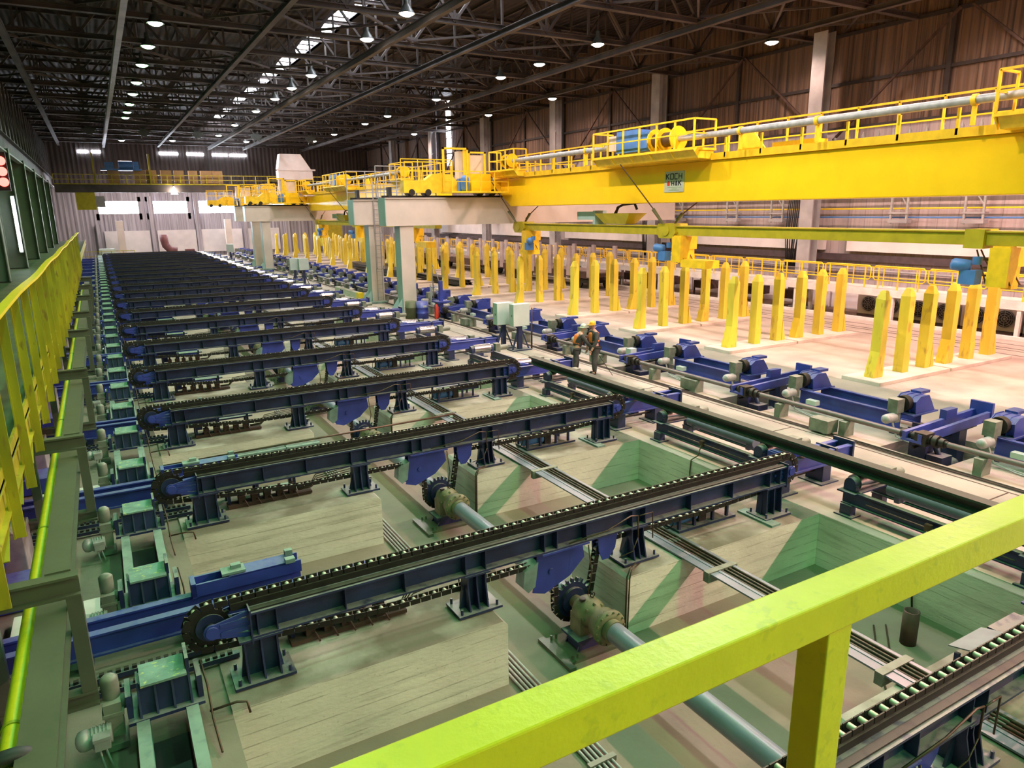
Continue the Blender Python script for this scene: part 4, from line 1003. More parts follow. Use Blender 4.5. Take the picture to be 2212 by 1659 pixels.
# ---------------- overhead cranes ----------------
def railing(s, pts, h, posts_mb=None, step=1.1, r=0.028, mids=(0.5,)):
    pm = posts_mb or s
    for a, b in zip(pts[:-1], pts[1:]):
        a = Vector(a); b = Vector(b)
        for hh in (1.0,)+mids: s.bar(a+Vector((0, 0, h*hh)), b+Vector((0, 0, h*hh)), 2*r if hh == 1.0 else 1.5*r, 2*r if hh == 1.0 else 1.5*r)
        L = (b-a).length; n = max(1, round(L/step))
        for k in range(0 if a == Vector(pts[0]) else 1, n+1): p = a+(b-a)*k/n; pm.bar(p, p+Vector((0, 0, h)), 2*r, 2*r)
def make_crane(X, ya, yb, label, sign):
    """bridge girder along the hall from ya (near) to yb (far), left face at X"""
    t = thing('overhead_crane', label, 'crane', (X+0.7, (ya+yb)/2, 7.2), 'yellow overhead cranes')
    s = MB()
    prof = [(ya, 6.48), (yb-1.6, 6.48), (yb-0.3, 7.25), (yb+0.5, 7.25), (yb+0.5, 8.22), (ya, 8.22)]
    s.prism(prof, 'x', X, X+1.3)
    g = s.build('main_girder', m_crane, t, 0.03)
    MB().box(X-0.12, X+1.42, ya, yb+0.5, 8.22, 8.27).box(X-0.12, X-0.06, ya, yb+0.5, 8.27, 8.5).build('walkway_plate', m_crane2, t)
    # end truck on the runway
    s = MB().box(X-6.8, X+6.5, yb-0.35, yb+0.35, 7.35, 8.1); s.prism([(X-5.4, 8.1), (X-3.2, 8.1), (X-3.6, 8.5), (X-4.8, 8.5)], 'y', yb-0.3, yb+0.3)
    s.build('end_truck', m_crane2, t)
    for x in (X-6.3, X-5.2, X-1.5, X-0.6, X+3.5, X+5.8):
        MB().cyl((x, yb-0.4, 7.38), (x, yb+0.4, 7.38), 0.2, 16).build('wheel', m_dark, t)
    # travel drive platform on the left
    s = MB().box(X-4.3, X-0.2, yb-1.9, yb-0.35, 7.32, 7.42)
    railing(s, [(X-4.25, yb-0.6, 7.4), (X-4.25, yb-1.85, 7.4), (X-0.3, yb-1.85, 7.4)], 1.2)
    s.build('drive_platform', m_crane2, t)
    MB().box(X-2.6, X-1.2, yb-1.2, yb-0.4, 7.42, 8.5).build('gear_housing', m_crane, t)
    MB().lathe([(0.0, 0.95), (0.2, 0.9), (0.26, 0.75), (0.26, 0.1), (0.2, 0.0)], (X-3.1, yb-1.3, 7.45), (0, 0, 1), 16).box(X-3.4, X-2.8, yb-1.1, yb-0.8, 7.45, 8.2).build('travel_motor', m_bluemotor, t)
    MB().box(X-3.0, X-2.6, yb-0.3, yb+0.3, 8.2, 9.9).box(X-2.3, X-1.2, yb-0.2, yb+0.4, 8.3, 9.7).build('control_cabinet', m_cream, t)
    s = MB()
    for x in (X-4.2, X-2.55): s.box(x, x+0.12, yb-0.5, yb-0.38, 7.5, 10.1)
    s.box(X-4.2, X-2.43, yb-0.5, yb-0.38, 9.98, 10.1); s.box(X-2.75, X-2.45, yb-0.45, yb-0.35, 8.3, 10.1)
    s.box(X-2.35, X-2.2, yb-0.3, yb-0.2, 8.2, 9.9); s.box(X-1.2, X-1.05, yb-0.3, yb-0.2, 8.2, 9.9); s.box(X-2.35, X-1.05, yb-0.3, yb-0.2, 9.8, 9.9)
    s.build('cabinet_frame', m_crane2, t)
    # railings left on the end truck
    s = MB(); railing(s, [(X-6.7, yb-0.3, 8.1), (X-4.3, yb-0.3, 8.1)], 1.1); railing(s, [(X-6.7, yb+0.3, 8.1), (X-3.3, yb+0.3, 8.1)], 1.3); railing(s, [(X+1.5, yb+0.3, 8.1), (X+6.3, yb+0.3, 8.1)], 1.2)
    s.build('truck_railing', m_crane2, t)
    # winch platforms
    L = yb-ya; mid = ya+L*0.585
    for nm, a, b, wd in (('hoist_platform', mid-3.7, mid+3.4, 1.25), ('end_platform', yb-3.6, yb-0.4, 0.9), ('end_platform', ya+4.2, ya+6.6, 1.0)):
        s = MB().box(X-wd, X+0.1, a, b, 8.62, 8.72)
        s.prism([(X-wd+0.08, 8.62), (X, 8.62), (X, 8.27), (X-wd+0.3, 8.3)], 'y', a+0.05, b-0.05)
        nb = max(2, int((b-a)/1.4))
        for k in range(nb+1):
            y = a+(b-a)*k/nb; s.prism([(X-wd, 8.62), (X-wd+0.3, 8.62), (X-wd+0.3, 8.28)], 'y', y-0.02, y+0.02)
        pf = s.build(nm, m_crane2, t)
        s = MB(); railing(s, [(X, b, 8.72), (X-wd+0.03, b, 8.72), (X-wd+0.03, a, 8.72), (X, a, 8.72)], 1.15, step=1.25, r=0.035)
        s.build('platform_railing', m_crane2, pf)
    MB().box(X-0.85, X-0.1, mid+0.4, mid+2.0, 8.85, 9.85).box(X-0.8, X-0.15, mid-0.2, mid+0.4, 8.85, 9.7).build('hoist_gearbox', m_bluemotor, t)
    MB().box(X-0.8, X-0.2, mid+2.1, mid+2.7, 9.0, 9.7).build('brake_cover', m_cream, t)
    dr = MB().cyl((X-0.5, mid-1.9, 9.25), (X-0.5, mid-0.5, 9.25), 0.32, 24).build('rope_drum', m_rope, t)
    s = MB()
    for y in (mid-2.0, mid-1.15, mid-0.5): s.cyl((X-0.5, y, 9.25), (X-0.5, y+0.06, 9.25), 0.52, 28)
    s.build('drum_flange', m_crane, dr)
    for y in (yb-2.2, ya+5.2):
        d2 = MB().cyl((X-0.4, y-0.35, 9.25), (X-0.4, y+0.35, 9.25), 0.3, 20).build('rope_drum', m_rope, t)
        MB().cyl((X-0.4, y-0.4, 9.25), (X-0.4, y-0.34, 9.25), 0.42, 24).cyl((X-0.4, y+0.34, 9.25), (X-0.4, y+0.4, 9.25), 0.42, 24).build('drum_flange', m_crane, d2)
        MB().prism([(y-0.6, 8.72), (y+0.6, 8.72), (y+0.3, 9.5), (y-0.3, 9.5)], 'x', X-0.15, X-0.1).build('drum_bracket', m_crane, t)
    MB().cyl((X-0.45, ya+5.7, 9.22), (X-0.45, yb-2.8, 9.22), 0.13, 18).build('hoist_shaft', m_bmot2, t)
    s = MB()
    for y in (mid+5.0, mid-5.6, mid-9.2, ya+7.4): s.cyl((X-0.45, y, 9.22), (X-0.45, y+0.14, 9.22), 0.17, 16); s.box(X-0.5, X-0.38, y+0.02, y+0.12, 8.5, 9.1)
    s.build('shaft_bearing', m_crane2, t)
    # walkway railing along both edges
    s = MB(); q = MB(); railing(s, [(X+1.35, ya, 8.27), (X+1.35, yb, 8.27)], 1.45, q, 1.55, 0.035)
    s.build('far_railing', m_crane2, t); 
    for y in [ya+0.5+k*1.9 for k in range(int(L/1.9))]:
        if mid-4 < y < mid+3.6: continue
        q.bar((X-0.08, y, 8.3), (X-0.08, y, 9.1), 0.08, 0.08)
    q.build('railing_posts', m_crane2, t)
    # sheave bracket on the top near the middle
    MB().prism([(mid-6.2, 8.3), (mid-4.4, 8.3), (mid-4.8, 9.3), (mid-5.3, 9.3)], 'x', X+0.5, X+0.58).box(X+0.2, X+0.9, mid-8.6, mid-6.6, 8.3, 8.7).build('sheave_bracket', m_crane2, t)
    if sign:
        sg = MB().box(X-0.03, X, 25.05, 26.35, 6.95, 7.88).build('sign_plate', m_sign, t)
        # strokes of the lettering: y decreases to the right when read from the left side
        s = MB(); xx = X-0.036
        def st(u0, w0, u1, w1, th=0.045):   # u to the right along the plate (m), w up
            s.bar((xx, 26.35-u0, 6.95+w0), (xx, 26.35-u1, 6.95+w1), 0.012, th, (0, -(w1-w0), -(u1-u0)) if (w1 != w0) else (0, 0, 1))
        def K(u, w, k, h):
            st(u, w, u, w+h); st(u, w+h*0.5, u+k, w+h); st(u+k*0.25, w+h*0.62, u+k, w)
        def H(u, w, k, h): st(u, w, u, w+h); st(u+k, w, u+k, w+h); st(u, w+h/2, u+k, w+h/2)
        K(0.12, 0.58, 0.19, 0.24)
        u = 0.40; st(u, 0.58, u, 0.82); st(u, 0.82, u+0.2, 0.82); st(u+0.2, 0.82, u+0.2, 0.58); st(u+0.2, 0.58, u, 0.58)
        u = 0.69; st(u, 0.58, u, 0.82); st(u, 0.82, u+0.18, 0.82); st(u, 0.58, u+0.18, 0.58)
        H(0.96, 0.58, 0.19, 0.24)
        H(0.48, 0.29, 0.16, 0.21)
        u = 0.74; st(u+0.13, 0.29, u+0.02, 0.44, 0.035); st(u+0.02, 0.44, u+0.06, 0.50, 0.035); st(u+0.06, 0.50, u+0.10, 0.45, 0.035); st(u+0.10, 0.45, u, 0.35, 0.035); st(u, 0.35, u+0.04, 0.29, 0.035); st(u+0.04, 0.29, u+0.13, 0.38, 0.035)
        K(0.95, 0.29, 0.17, 0.21)
        s.build('sign_lettering', m_ink, sg)
        MB().box(xx-0.004, xx+0.008, 26.35-0.36, 26.35-0.2, 7.24, 7.36).prism([(26.35-0.16, 7.36), (26.35-0.38, 7.36), (26.35-0.27, 7.46)], 'x', xx-0.004, xx+0.008).build('sign_emblem', m_red, sg)
        s = MB()
        for w0, a, c in ((0.22, 0.2, 1.15), (0.15, 0.5, 0.85), (0.09, 0.35, 1.0)): s.box(xx-0.004, xx+0.008, 26.35-c, 26.35-a, 6.95+w0-0.008, 6.95+w0+0.008)
        s.build('sign_small_print', m_gl, sg)
    return t
make_crane(23.5, 5.0, 42.6, 'large bright yellow overhead crane girder at the right with a maker plate', True)
make_crane(21.6, 48.5, 85.3, 'yellow overhead crane behind the first white girders, smaller in the distance', False)
make_crane(20.3, 91.0, 106.4, 'farthest yellow overhead crane close to the end wall', False)

def make_spreader(X, ya, yb, label):
    yL = (yb-1.6, ya+(yb-ya)*0.58, ya+(yb-ya)*0.20)
    t = thing('lifting_spreader', label, 'spreader beam', (X, (ya+yb)/2, 5.1), 'magnet spreaders under the cranes')
    MB().box(X-0.28, X+0.28, ya+2, yb-1.5, 4.95, 5.35).box(X-0.36, X+0.36, ya+2, yb-1.5, 5.35, 5.40).build('spreader_beam', m_olive, t, 0.01)
    for i, y in enumerate(yL):
        s = MB().prism([(y-0.55, 5.5), (y+0.55, 5.5), (y+0.7, 5.1), (y+0.45, 4.8), (y-0.45, 4.8), (y-0.7, 5.1)], 'x', X-0.45, X+0.45)
        s.cyl((X-0.5, y, 5.2), (X+0.5, y, 5.2), 0.28, 16)
        if i == 2: s = MB().box(X-0.4, X+0.4, y-0.3, y+0.3, 4.85, 5.45)
        yk = s.build('sheave_block', m_olive, t)
        sg = 1 if i == 0 else -1
        s = MB().prism([(X-0.5, 4.95), (X-0.15, 4.95), (X+0.1, 4.5), (X+0.1, 3.75), (X-0.5, 3.75)], 'y', y-1.15, y-0.65)
        s.box(X-0.4, X+0.6, y-1.1, y-0.7, 4.3, 4.9); s.box(X-0.55, X-0.4, y-1.2, y-0.6, 3.7, 4.9); s.box(X+0.1, X+0.5, y-1.05, y-0.75, 3.6, 4.4)
        s.build('hanger_arm', m_crane2, t)
        yy = y-0.9-sg*0.75
        s = MB().lathe([(0.1, 0.0), (0.2, 0.05), (0.2, 0.5), (0.12, 0.58)], (X-0.6, yy, 4.3), (-0.3, -0.7*sg, 0.1), 14); s.box(X-0.8, X-0.4, yy-0.25, yy+0.25, 3.75, 4.2); s.cyl((X-0.3, yy, 4.35), (X-0.3, yy, 4.6), 0.14, 12)
        s.build('rotation_motor', m_bluemotor, t)
        s = (MB().box(X-0.6, X+0.3, y-2.9, y-1.3, 3.5, 3.85) if i == 1 else MB().box(X-0.6, X+0.3, y-1.5, y-0.4, 3.45, 3.7)) if i != 2 else MB().box(X-0.3, X+0.5, y-3.6, y-1.6, 3.45, 3.9)
        s.build('lifting_magnet', m_crane2, t)
        s = MB()
        for dx in (-0.3, 0.3): s.cyl((X+dx, y-1.2, 3.75), (X+dx*0.4, y-0.6, 4.8), 0.025, 6); s.cyl((X+dx, y-0.5, 3.75), (X+dx*0.4, y, 4.8), 0.025, 6)
        for zz in (4.0, 4.25, 4.5): s.tube([(X+math.cos(a*PI/4)*0.09, y-0.3+math.sin(a*PI/4)*0.09, zz) for a in range(8)], 0.03, 5, True)
        s.build('sling_chain', m_rope, t)
        if i == 2: continue
        s = MB(); s.cyl((X-2.3, y+(0.5 if i == 0 else 1.3), 8.3), (X-0.62, y+0.15, 5.7), 0.03, 6); s.cyl((X+0.3, y-1.3, 6.48), (X+0.05, y-0.15, 5.7), 0.03, 6)
        s.build('hoist_rope', m_rope, t)
        s = MB(); s.cyl((X-0.94, y+0.4, 6.2), (X-0.55, y+0.1, 5.5), 0.09, 8, 0.06); s.cyl((X+0.12, y-0.55, 6.0), (X+0.04, y-0.12, 5.5), 0.09, 8, 0.06)
        s.build('rope_socket', m_ochre, t)
    y = ya+(yb-ya)*0.69
    s = MB()
    vs = [(X-0.35, y-0.9, 5.45), (X+0.35, y-0.9, 5.45), (X+0.35, y+0.9, 5.45), (X-0.35, y+0.9, 5.45), (X-0.6, y-1.5, 6.0), (X+0.6, y-1.5, 6.0), (X+0.6, y+1.5, 6.0), (X-0.6, y+1.5, 6.0)]
    s.add(vs, [(3, 2, 1, 0), (0, 1, 5, 4), (1, 2, 6, 5), (2, 3, 7, 6), (3, 0, 4, 7)])
    s.build('cable_basket', m_olive, t)
    s = MB().tube([(X, y+0.5, 5.6), (X, y+0.2, 6.3), (X, y-0.3, 6.45), (X, y-1.2, 6.5), (X, y-1.4, 6.2)], 0.07, 8); s.tube([(X, y+1.0, 5.5), (X, y+0.4, 6.0), (X, y+0.1, 6.35)], 0.07, 8)
    s.build('power_cable', m_black, t)
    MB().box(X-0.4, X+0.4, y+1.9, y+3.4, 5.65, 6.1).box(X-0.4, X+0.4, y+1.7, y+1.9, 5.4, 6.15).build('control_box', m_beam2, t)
    return t
make_spreader(24.5, 5.0, 42.6, 'long olive-yellow magnet spreader beam hanging under the nearest crane')
make_spreader(22.6, 48.5, 85.3, 'olive-yellow magnet spreader hanging under the second crane')

# ---------------- gangway with yellow railing along the right wall ----------------
t = thing('gangway', 'white elevated gangway running along the right wall', 'gangway', (37.6, 40, 0))
MB().box(36.9, 38.5, -3, 112, 1.62, 1.70).box(36.86, 36.92, -3, 112, 1.38, 1.78).box(38.48, 38.54, -3, 112, 1.38, 1.78).build('deck', m_white, t)
s = 0
for k in range(18):
    y = 4.2+k*6.25
    MB().box(36.9, 37.08, y-0.09, y+0.09, 0.0, 1.5).box(38.3, 38.48, y-0.09, y+0.09, -0.15, 1.5).box(36.9, 38.5, y-0.06, y+0.06, 1.4, 1.6).build('support_post', m_white, t)
rp = None
def rail_panel(x, y0, L, z):
    t = thing('gangway_railing', '', 'railing panel', (x, y0, z), 'yellow railing panels on the gangway')
    s = MB(); r = 0.03
    s.tube([(x, y0+0.14, z+0.55), (x, y0+0.03, z+0.66), (x, y0+0.03, z+1.2), (x, y0+0.14, z+1.31), (x, y0+L-0.14, z+1.31), (x, y0+L-0.03, z+1.2), (x, y0+L-0.03, z+0.66), (x, y0+L-0.14, z+0.55)], 0.035, 8, True)
    s.build('rail_loop', m_crane2, t)
    for q in (0.12, 0.5, 0.88): MB().bar((x, y0+L*q, z-0.1), (x, y0+L*q, z+1.3), 0.06, 0.06).build('post', m_crane2, t)
    return t
for i in range(28):
    y = 6.0+i*3.05
    lab = 'yellow tubular railing panel on the front of the gangway, %s from the camera' % (ORD[i] if i < 26 else ('twenty-seventh' if i == 26 else 'twenty-eighth'))
    if rp is None: rp = rail_panel(36.9, y, 2.95, 1.7); rp['label'] = lab
    else: dup(rp, (0, i*3.05, 0), lab)
t = thing('rear_railing', 'continuous thin yellow railing along the rear of the gangway', 'railing', (38.5, 40, 1.7))
s = MB(); railing(s, [(38.5, -2, 1.7), (38.5, 110, 1.7)], 1.1, None, 1.9, 0.022); s.build('rails', m_crane2, t)
# pipes, trays along the wall
for (x, z, r, mt, lab) in ((40.5, 6.05, 0.05, m_lime, 'thin yellow-green pipe along the right wall below the crane'), (40.3, 5.55, 0.05, m_bluemotor, 'thin blue pipe along the right wall below the crane'),
                           (40.5, 2.4, 0.07, m_colg, 'grey pipe low on the right wall'), (40.5, 2.65, 0.05, m_rust, 'brown pipe low on the right wall'),
                           (40.4, 9.2, 0.10, m_rust, 'dark bus bar along the right wall, lower'), (40.4, 9.6, 0.07, m_colg, 'grey conductor pipe along the right wall'),
                           (40.4, 10.0, 0.12, m_rust, 'dark bus bar along the right wall, upper'), (40.2, 7.5, 0.07, m_rust, 'dark sagging cable along the right wall, upper'), (40.2, 7.1, 0.09, m_colg, 'grey conduit along the right wall behind the spreader'), (40.2, 6.75, 0.06, m_rust, 'dark cable along the right wall, lower')):
    o = MB().tube([(x, -3+k*4.0, z+(0.05*math.sin(k*2.1) if mt is m_rust else 0)) for k in range(26)], r, 6).build('wall_pipe', mt); tag(o, lab, 'pipe')
ins = MB().lathe([(0.10, 0), (0.14, 0.05), (0.08, 0.12), (0.12, 0.17), (0.05, 0.28), (0.04, 0.4)], (40.4, 10, 10.1), (0, 0, 1), 8).build('insulator', m_bmot2)
for i in range(24):
    o = ins if i == 0 else ins.copy()
    if i: COL.objects.link(o)
    o.location = (0, i*0.95, 0); tag(o, 'small grey insulator on the wall bus bar, %s from the camera' % ORD[i], 'insulator', 'insulators on the bus bar')
hg = thing('pipe_hanger', '', 'pipe hanger', (40.2, 17.0, 5.3), 'pipe hangers at the right wall')
MB().box(40.0, 40.1, 16.95, 17.05, 5.2, 9.3).box(40.0, 40.1, 17.9, 18.0, 5.2, 9.3).bar((40.05, 17.0, 7.2), (40.05, 17.95, 9.2), 0.07, 0.07).bar((40.05, 17.0, 6.2), (40.05, 17.95, 7.4), 0.05, 0.05).build('hanger_frame', m_bmot2, hg)
MB().box(39.95, 40.4, 16.9, 18.05, 5.25, 5.45).box(39.95, 40.4, 16.9, 18.05, 5.75, 5.85).build('tray_end', m_colg, hg)
for i, y in enumerate((17.2, 20.7, 24.8, 31.8+1.6, 37.4, 43, 50, 57)):
    lab = 'grey hanging frame for wall pipes, %s from the camera' % ORD[i]
    if i == 0: hg['label'] = lab
    else: dup(hg, (0, y-17.2, 0), lab)
for i, y in enumerate((32.6, 47.2)):
    s = MB()
    for q in range(14):
        w_ = 0.16*q-0.6; e_ = 0.5*math.sin(q*1.9)
        s.tube([(39.9, y+0.2, 8.9-0.05*q), (39.85, y-0.5+0.2*w_, 8.7-0.08*q), (39.8, y-1.1+w_*0.6, 7.6+0.2*e_), (39.75, y-1.4+w_*0.9, 6.0), (39.75, y-1.2+w_*0.8+0.1*e_, 4.2), (39.8, y-0.9+w_*0.5, 2.4)], 0.035, 6)
    o = s.build('cable_loop', m_black); tag(o, 'thick bundle of black cables hanging beside the %s grey column from the right edge' % ('second' if i == 0 else 'third'), 'cable bundle')
# fan heaters under the gangway
fn = thing('fan_cooler', '', 'fan unit', (39, 18.7, 0.3), 'round-fan coolers under the gangway')
MB().box(39.0, 39.9, 17.45, 20.35, 0.0, 1.15).build('casing', m_panelw, fn)
MB().box(39.0, 39.9, 17.45, 20.35, -0.15, 0.0).build('plinth', m_rust, fn)
for y in (18.2, 19.6):
    MB().cyl((38.9, y, 0.62), (38.99, y, 0.62), 0.42, 28).build('fan', m_black, fn)
    s = MB()
    for r in (0.14, 0.25, 0.36, 0.44): s.tube([(38.86, y+math.cos(a*PI/10)*r, 0.62+math.sin(a*PI/10)*r) for a in range(20)], 0.012, 5, True)
    for a in range(8): s.bar((38.86, y, 0.62), (38.86, y+math.cos(a*PI/4)*0.43, 0.62+math.sin(a*PI/4)*0.43), 0.015, 0.015)
    s.build('fan_guard', m_bmot2, fn)
for i, dy in enumerate((-3.0, 0, 3.0, 6.0)):
    lab = 'white cooler with two round black fans under the gangway, %s from the camera' % ORD[i]
    if dy == 0: fn['label'] = lab
    else: dup(fn, (0, dy, 0), lab)
# bench-like pallets of equipment behind the gangway
for i, y in enumerate((30.5, 34.0, 38.5, 42.5, 47.5)):
    s = MB().box(39.0, 40.3, y, y+1.6, 0.35, 0.9); s.box(39.0, 39.1, y, y+0.1, -0.15, 0.35); s.box(39.0, 39.1, y+1.5, y+1.6, -0.15, 0.35); s.box(39.2, 39.9, y+0.3, y+1.1, 0.9, 1.15)
    o = s.build('floor_machine', m_rust); tag(o, 'dark low machine standing under the gangway, %s from the camera' % ORD[i], 'machine', 'dark machines under the gangway')

# ---------------- rail wagon and steel stock ----------------
m_stake = M('grey_lilac_stake_paint', (0.40, 0.34, 0.34), 0.6, 0, 0.1, 2)
def make_wagon(y, lab):
    t = thing('flat_wagon', lab, 'wagon', (34.6, y, 0), 'flat wagons on the loading track')
    MB().box(33.5, 35.9, y, y+16.5, 1.05, 1.35).box(33.45, 33.6, y, y+16.5, 0.85, 1.35).box(34.3, 35.1, y, y+16.5, 0.75, 1.05).build('flatbed', m_rust, t)
    MB().box(33.6, 35.8, y+0.3, y+16.2, 1.35, 1.40).build('floor_planks', M('grey_plank_floor', (0.22, 0.17, 0.15), 0.9, 0, 0.3, 3), t)
    for yy in (y+2.2, y+14.2):
        s = MB().box(33.7, 35.7, yy-0.9, yy+0.9, 0.45, 0.75)
        s.build('bogie', m_dark, t)
        for d in (-0.8, 0.8): MB().cyl((33.75, yy+d, 0.45), (33.9, yy+d, 0.45), 0.45, 20).cyl((35.3, yy+d, 0.45), (35.45, yy+d, 0.45), 0.45, 20).build('wheelset', m_dark, t)
    for k in range(6):
        for x in (33.42, 35.9):
            yy = y+1.2+k*2.85
            MB().prism([(yy-0.3, 0.95), (yy+0.3, 0.95), (yy+0.2, 3.35), (yy-0.2, 3.35)], 'x', x, x+0.18).build('stake', m_stake, t)
    MB().cyl((34.1, y-0.05, 1.0), (34.1, y-0.45, 1.0), 0.14, 12).cyl((35.3, y-0.05, 1.0), (35.3, y-0.45, 1.0), 0.14, 12).box(34.55, 34.85, y-0.5, y, 0.8, 1.1).build('buffer', m_dark, t)
    return t
make_wagon(44.8, 'dark flat rail wagon with grey side stakes behind the stanchions, nearest of three')
make_wagon(62.6, 'dark flat rail wagon with grey side stakes, middle of three')
make_wagon(80.4, 'dark flat rail wagon with grey side stakes, farthest of three')
for i, (x0, y0, L, nrow, nl) in enumerate(((25.9, 53.8, 9.5, 5, 2), (24.6, 64.2, 16, 6, 3), (27.6, 66.8, 15.0, 5, 2))):
    for r in range(nl):
        for c in range(nrow-(r % 2)):
            x = x0+c*0.26+(r % 2)*0.13
            o = MB().ibeam((x, y0+0.15*((c*7+r*3) % 4), 0.25+r*0.22), (x-0.02, y0+L, 0.25+r*0.22), 0.2, 0.2, 0.05, 0.05).build('steel_bar', m_steelstock)
            tag(o, 'dark rolled bar, %s from left, %s layer, %s stack among the stanchions' % (ORD[c], ORD[r], ORD[i]), 'steel bar', 'dark rolled bars stacked on the floor')
            
# ---------------- cabinets, barrel, extinguisher, posts ----------------
def make_cabinet(x, y, lab, dz=0.0):
    t = thing('control_cabinet', lab, 'cabinet', (x, y, 0), 'control cabinets on stands')
    MB().box(x-0.42, x+0.42, y-0.2, y+0.2, 1.12+dz, 2.12+dz).build('cabinet_body', m_cab, t, 0.01)
    MB().box(x-0.40, x-0.39, y-0.18, y+0.18, 1.2+dz, 2.05+dz).box(x-0.435, x-0.42, y-0.05, y-0.01, 1.55+dz, 1.65+dz).build('door_seam', m_gear, t)
    s = MB().box(x-0.1, x+0.1, y-0.08, y+0.08, 0.05, 1.12+dz)
    for q in (-0.42, 0.42): s.bar((x+q, y-0.1, 0.04), (x+q*0.15, y, 1.0), 0.06, 0.06)
    s.box(x-0.5, x+0.5, y-0.3, y+0.3, 0.0, 0.05)
    s.build('stand', m_blue, t)
    return t
make_cabinet(15.75, 28.3, 'left one of the pale blue-green control cabinets on a stand behind the workers')
c2 = make_cabinet(16.15, 27.5, 'right one of the pale blue-green control cabinets on a stand behind the workers')
MB().tube([(16.75, 27.4, 0.02), (16.75, 27.4, 1.9)], 0.03).tube([(16.65, 27.3, 0.02), (16.65, 27.3, 1.2)], 0.02).build('conduit', m_rust, c2)
make_cabinet(14.6, 63.5, 'left one of the two distant white control cabinets beside the third column', 0.3)
make_cabinet(15.25, 63.0, 'right one of the two distant white control cabinets beside the third column', 0.3)
make_cabinet(14.9, 100.0, 'farthest white control cabinet near the end wall', 0.3)
t = thing('barrel', 'blue steel barrel at the foot of the first white column', 'barrel', (16.3, 39.2, 0))
MB().lathe([(0.0, 1.0), (0.34, 1.0), (0.36, 1.02), (0.36, 0.68), (0.375, 0.67), (0.375, 0.64), (0.36, 0.63), (0.36, 0.36), (0.375, 0.35), (0.375, 0.32), (0.36, 0.31), (0.36, 0.0), (0.0, 0.0)], (16.3, 39.2, 0), n=24).build('drum', m_blue2, t)
MB().box(16.2, 16.42, 38.82, 38.84, 0.7, 0.82).build('drum_label', m_sign, t)
t = thing('barrel', 'green steel barrel left of the blue barrel', 'barrel', (15.75, 39.6, 0))
MB().lathe([(0.0, 1.0), (0.34, 1.0), (0.36, 1.02), (0.36, 0.68), (0.375, 0.67), (0.375, 0.64), (0.36, 0.63), (0.36, 0.0), (0.0, 0.0)], (15.75, 39.6, 0), n=24).build('drum', m_deck, t)
t = thing('fire_extinguisher', 'red fire extinguisher standing right of the blue barrel', 'fire extinguisher', (16.95, 38.6, 0))
MB().lathe([(0.12, 0), (0.13, 0.05), (0.13, 0.7), (0.08, 0.82), (0.04, 0.86), (0.04, 0.9)], (16.95, 38.6, 0), n=16).build('bottle', m_red, t)
MB().box(16.9, 17.0, 38.55, 38.65, 0.9, 0.98).tube([(16.95, 38.6, 0.93), (16.8, 38.5, 0.85), (16.8, 38.5, 0.4)], 0.015).build('valve', m_black, t)
t = thing('blue_post', 'blue welding post with hoses beside the fire extinguisher', 'post', (17.4, 38.9, 0))
MB().box(17.3, 17.5, 38.8, 39.0, 0, 2.2).box(17.0, 17.9, 38.6, 39.4, 0.9, 1.0).build('post', m_blue2, t)
s = MB()
for q in range(5): s.tube([(17.2, 38.8+q*0.08, 1.9), (16.9, 38.9+q*0.1, 1.6+0.1*q), (16.7, 38.8, 1.0), (17.0, 38.7, 0.5), (17.2+q*0.05, 38.8, 0.1)], 0.025, 6)
s.tube([(16.9, 38.8, 1.2), (16.85, 38.8, 3.2), (17.1, 38.8, 2.7), (17.3, 38.9, 2.2)], 0.03, 6)
s.build('hose', m_colg, t)
o = MB().box(16.1, 16.5, 50.8, 56.8, 0, 0.45).build('concrete_barrier', m_conc); tag(o, 'low concrete barrier with a yellow end beside the roller frames', 'barrier')
o2 = MB().box(16.09, 16.51, 50.7, 51.3, -0.0, 0.46).build('painted_end', m_lime, o)
t = tag(MB().box(17.8, 18.1, 21.6, 21.9, 0.35, 0.8).box(17.85, 18.05, 21.65, 21.85, 0, 0.35).build('terminal_box', m_cab), 'small white terminal box on the floor behind the workers', 'junction box')
# ---------------- workers ----------------
def skin(name, J, E, mat, parent, sub=1, base=(0, 0, 0), rot=0.0, sc=1.0):
    """J: {key: (forward, left, up, radius)}; E: edges; first key is the root of the skin"""
    keys = list(J); idx = {k: i for i, k in enumerate(keys)}
    cr, sr = math.cos(rot), math.sin(rot); vs = []
    for k in keys:
        f, l, u, r = J[k]; f *= sc; l *= sc; u *= sc
        vs.append((base[0]+f*cr-l*sr, base[1]+f*sr+l*cr, base[2]+u))
    me = bpy.data.meshes.new(name); me.from_pydata(vs, [(idx[a], idx[b]) for a, b in E], [])
    me.materials.append(mat)
    o = bpy.data.objects.new(name, me); COL.objects.link(o)
    sk_ = o.modifiers.new('skin', 'SKIN'); sk_.use_smooth_shade = True
    if not me.skin_vertices: me.skin_vertices.new()
    for i, k in enumerate(keys):
        r = J[k][3]; r = r if isinstance(r, tuple) else (r, r); rr = (r[0]*sc, r[1]*sc)
        me.skin_vertices[0].data[i].radius = rr
        me.skin_vertices[0].data[i].use_root = (i == 0)
    ss = o.modifiers.new('subdivision', 'SUBSURF'); ss.levels = sub; ss.render_levels = 2
    o.parent = parent
    if parent is not None: o.matrix_parent_inverse = Matrix.Translation(-Vector(parent.location))
    return o
def chain(*ks): return list(zip(ks[:-1], ks[1:]))
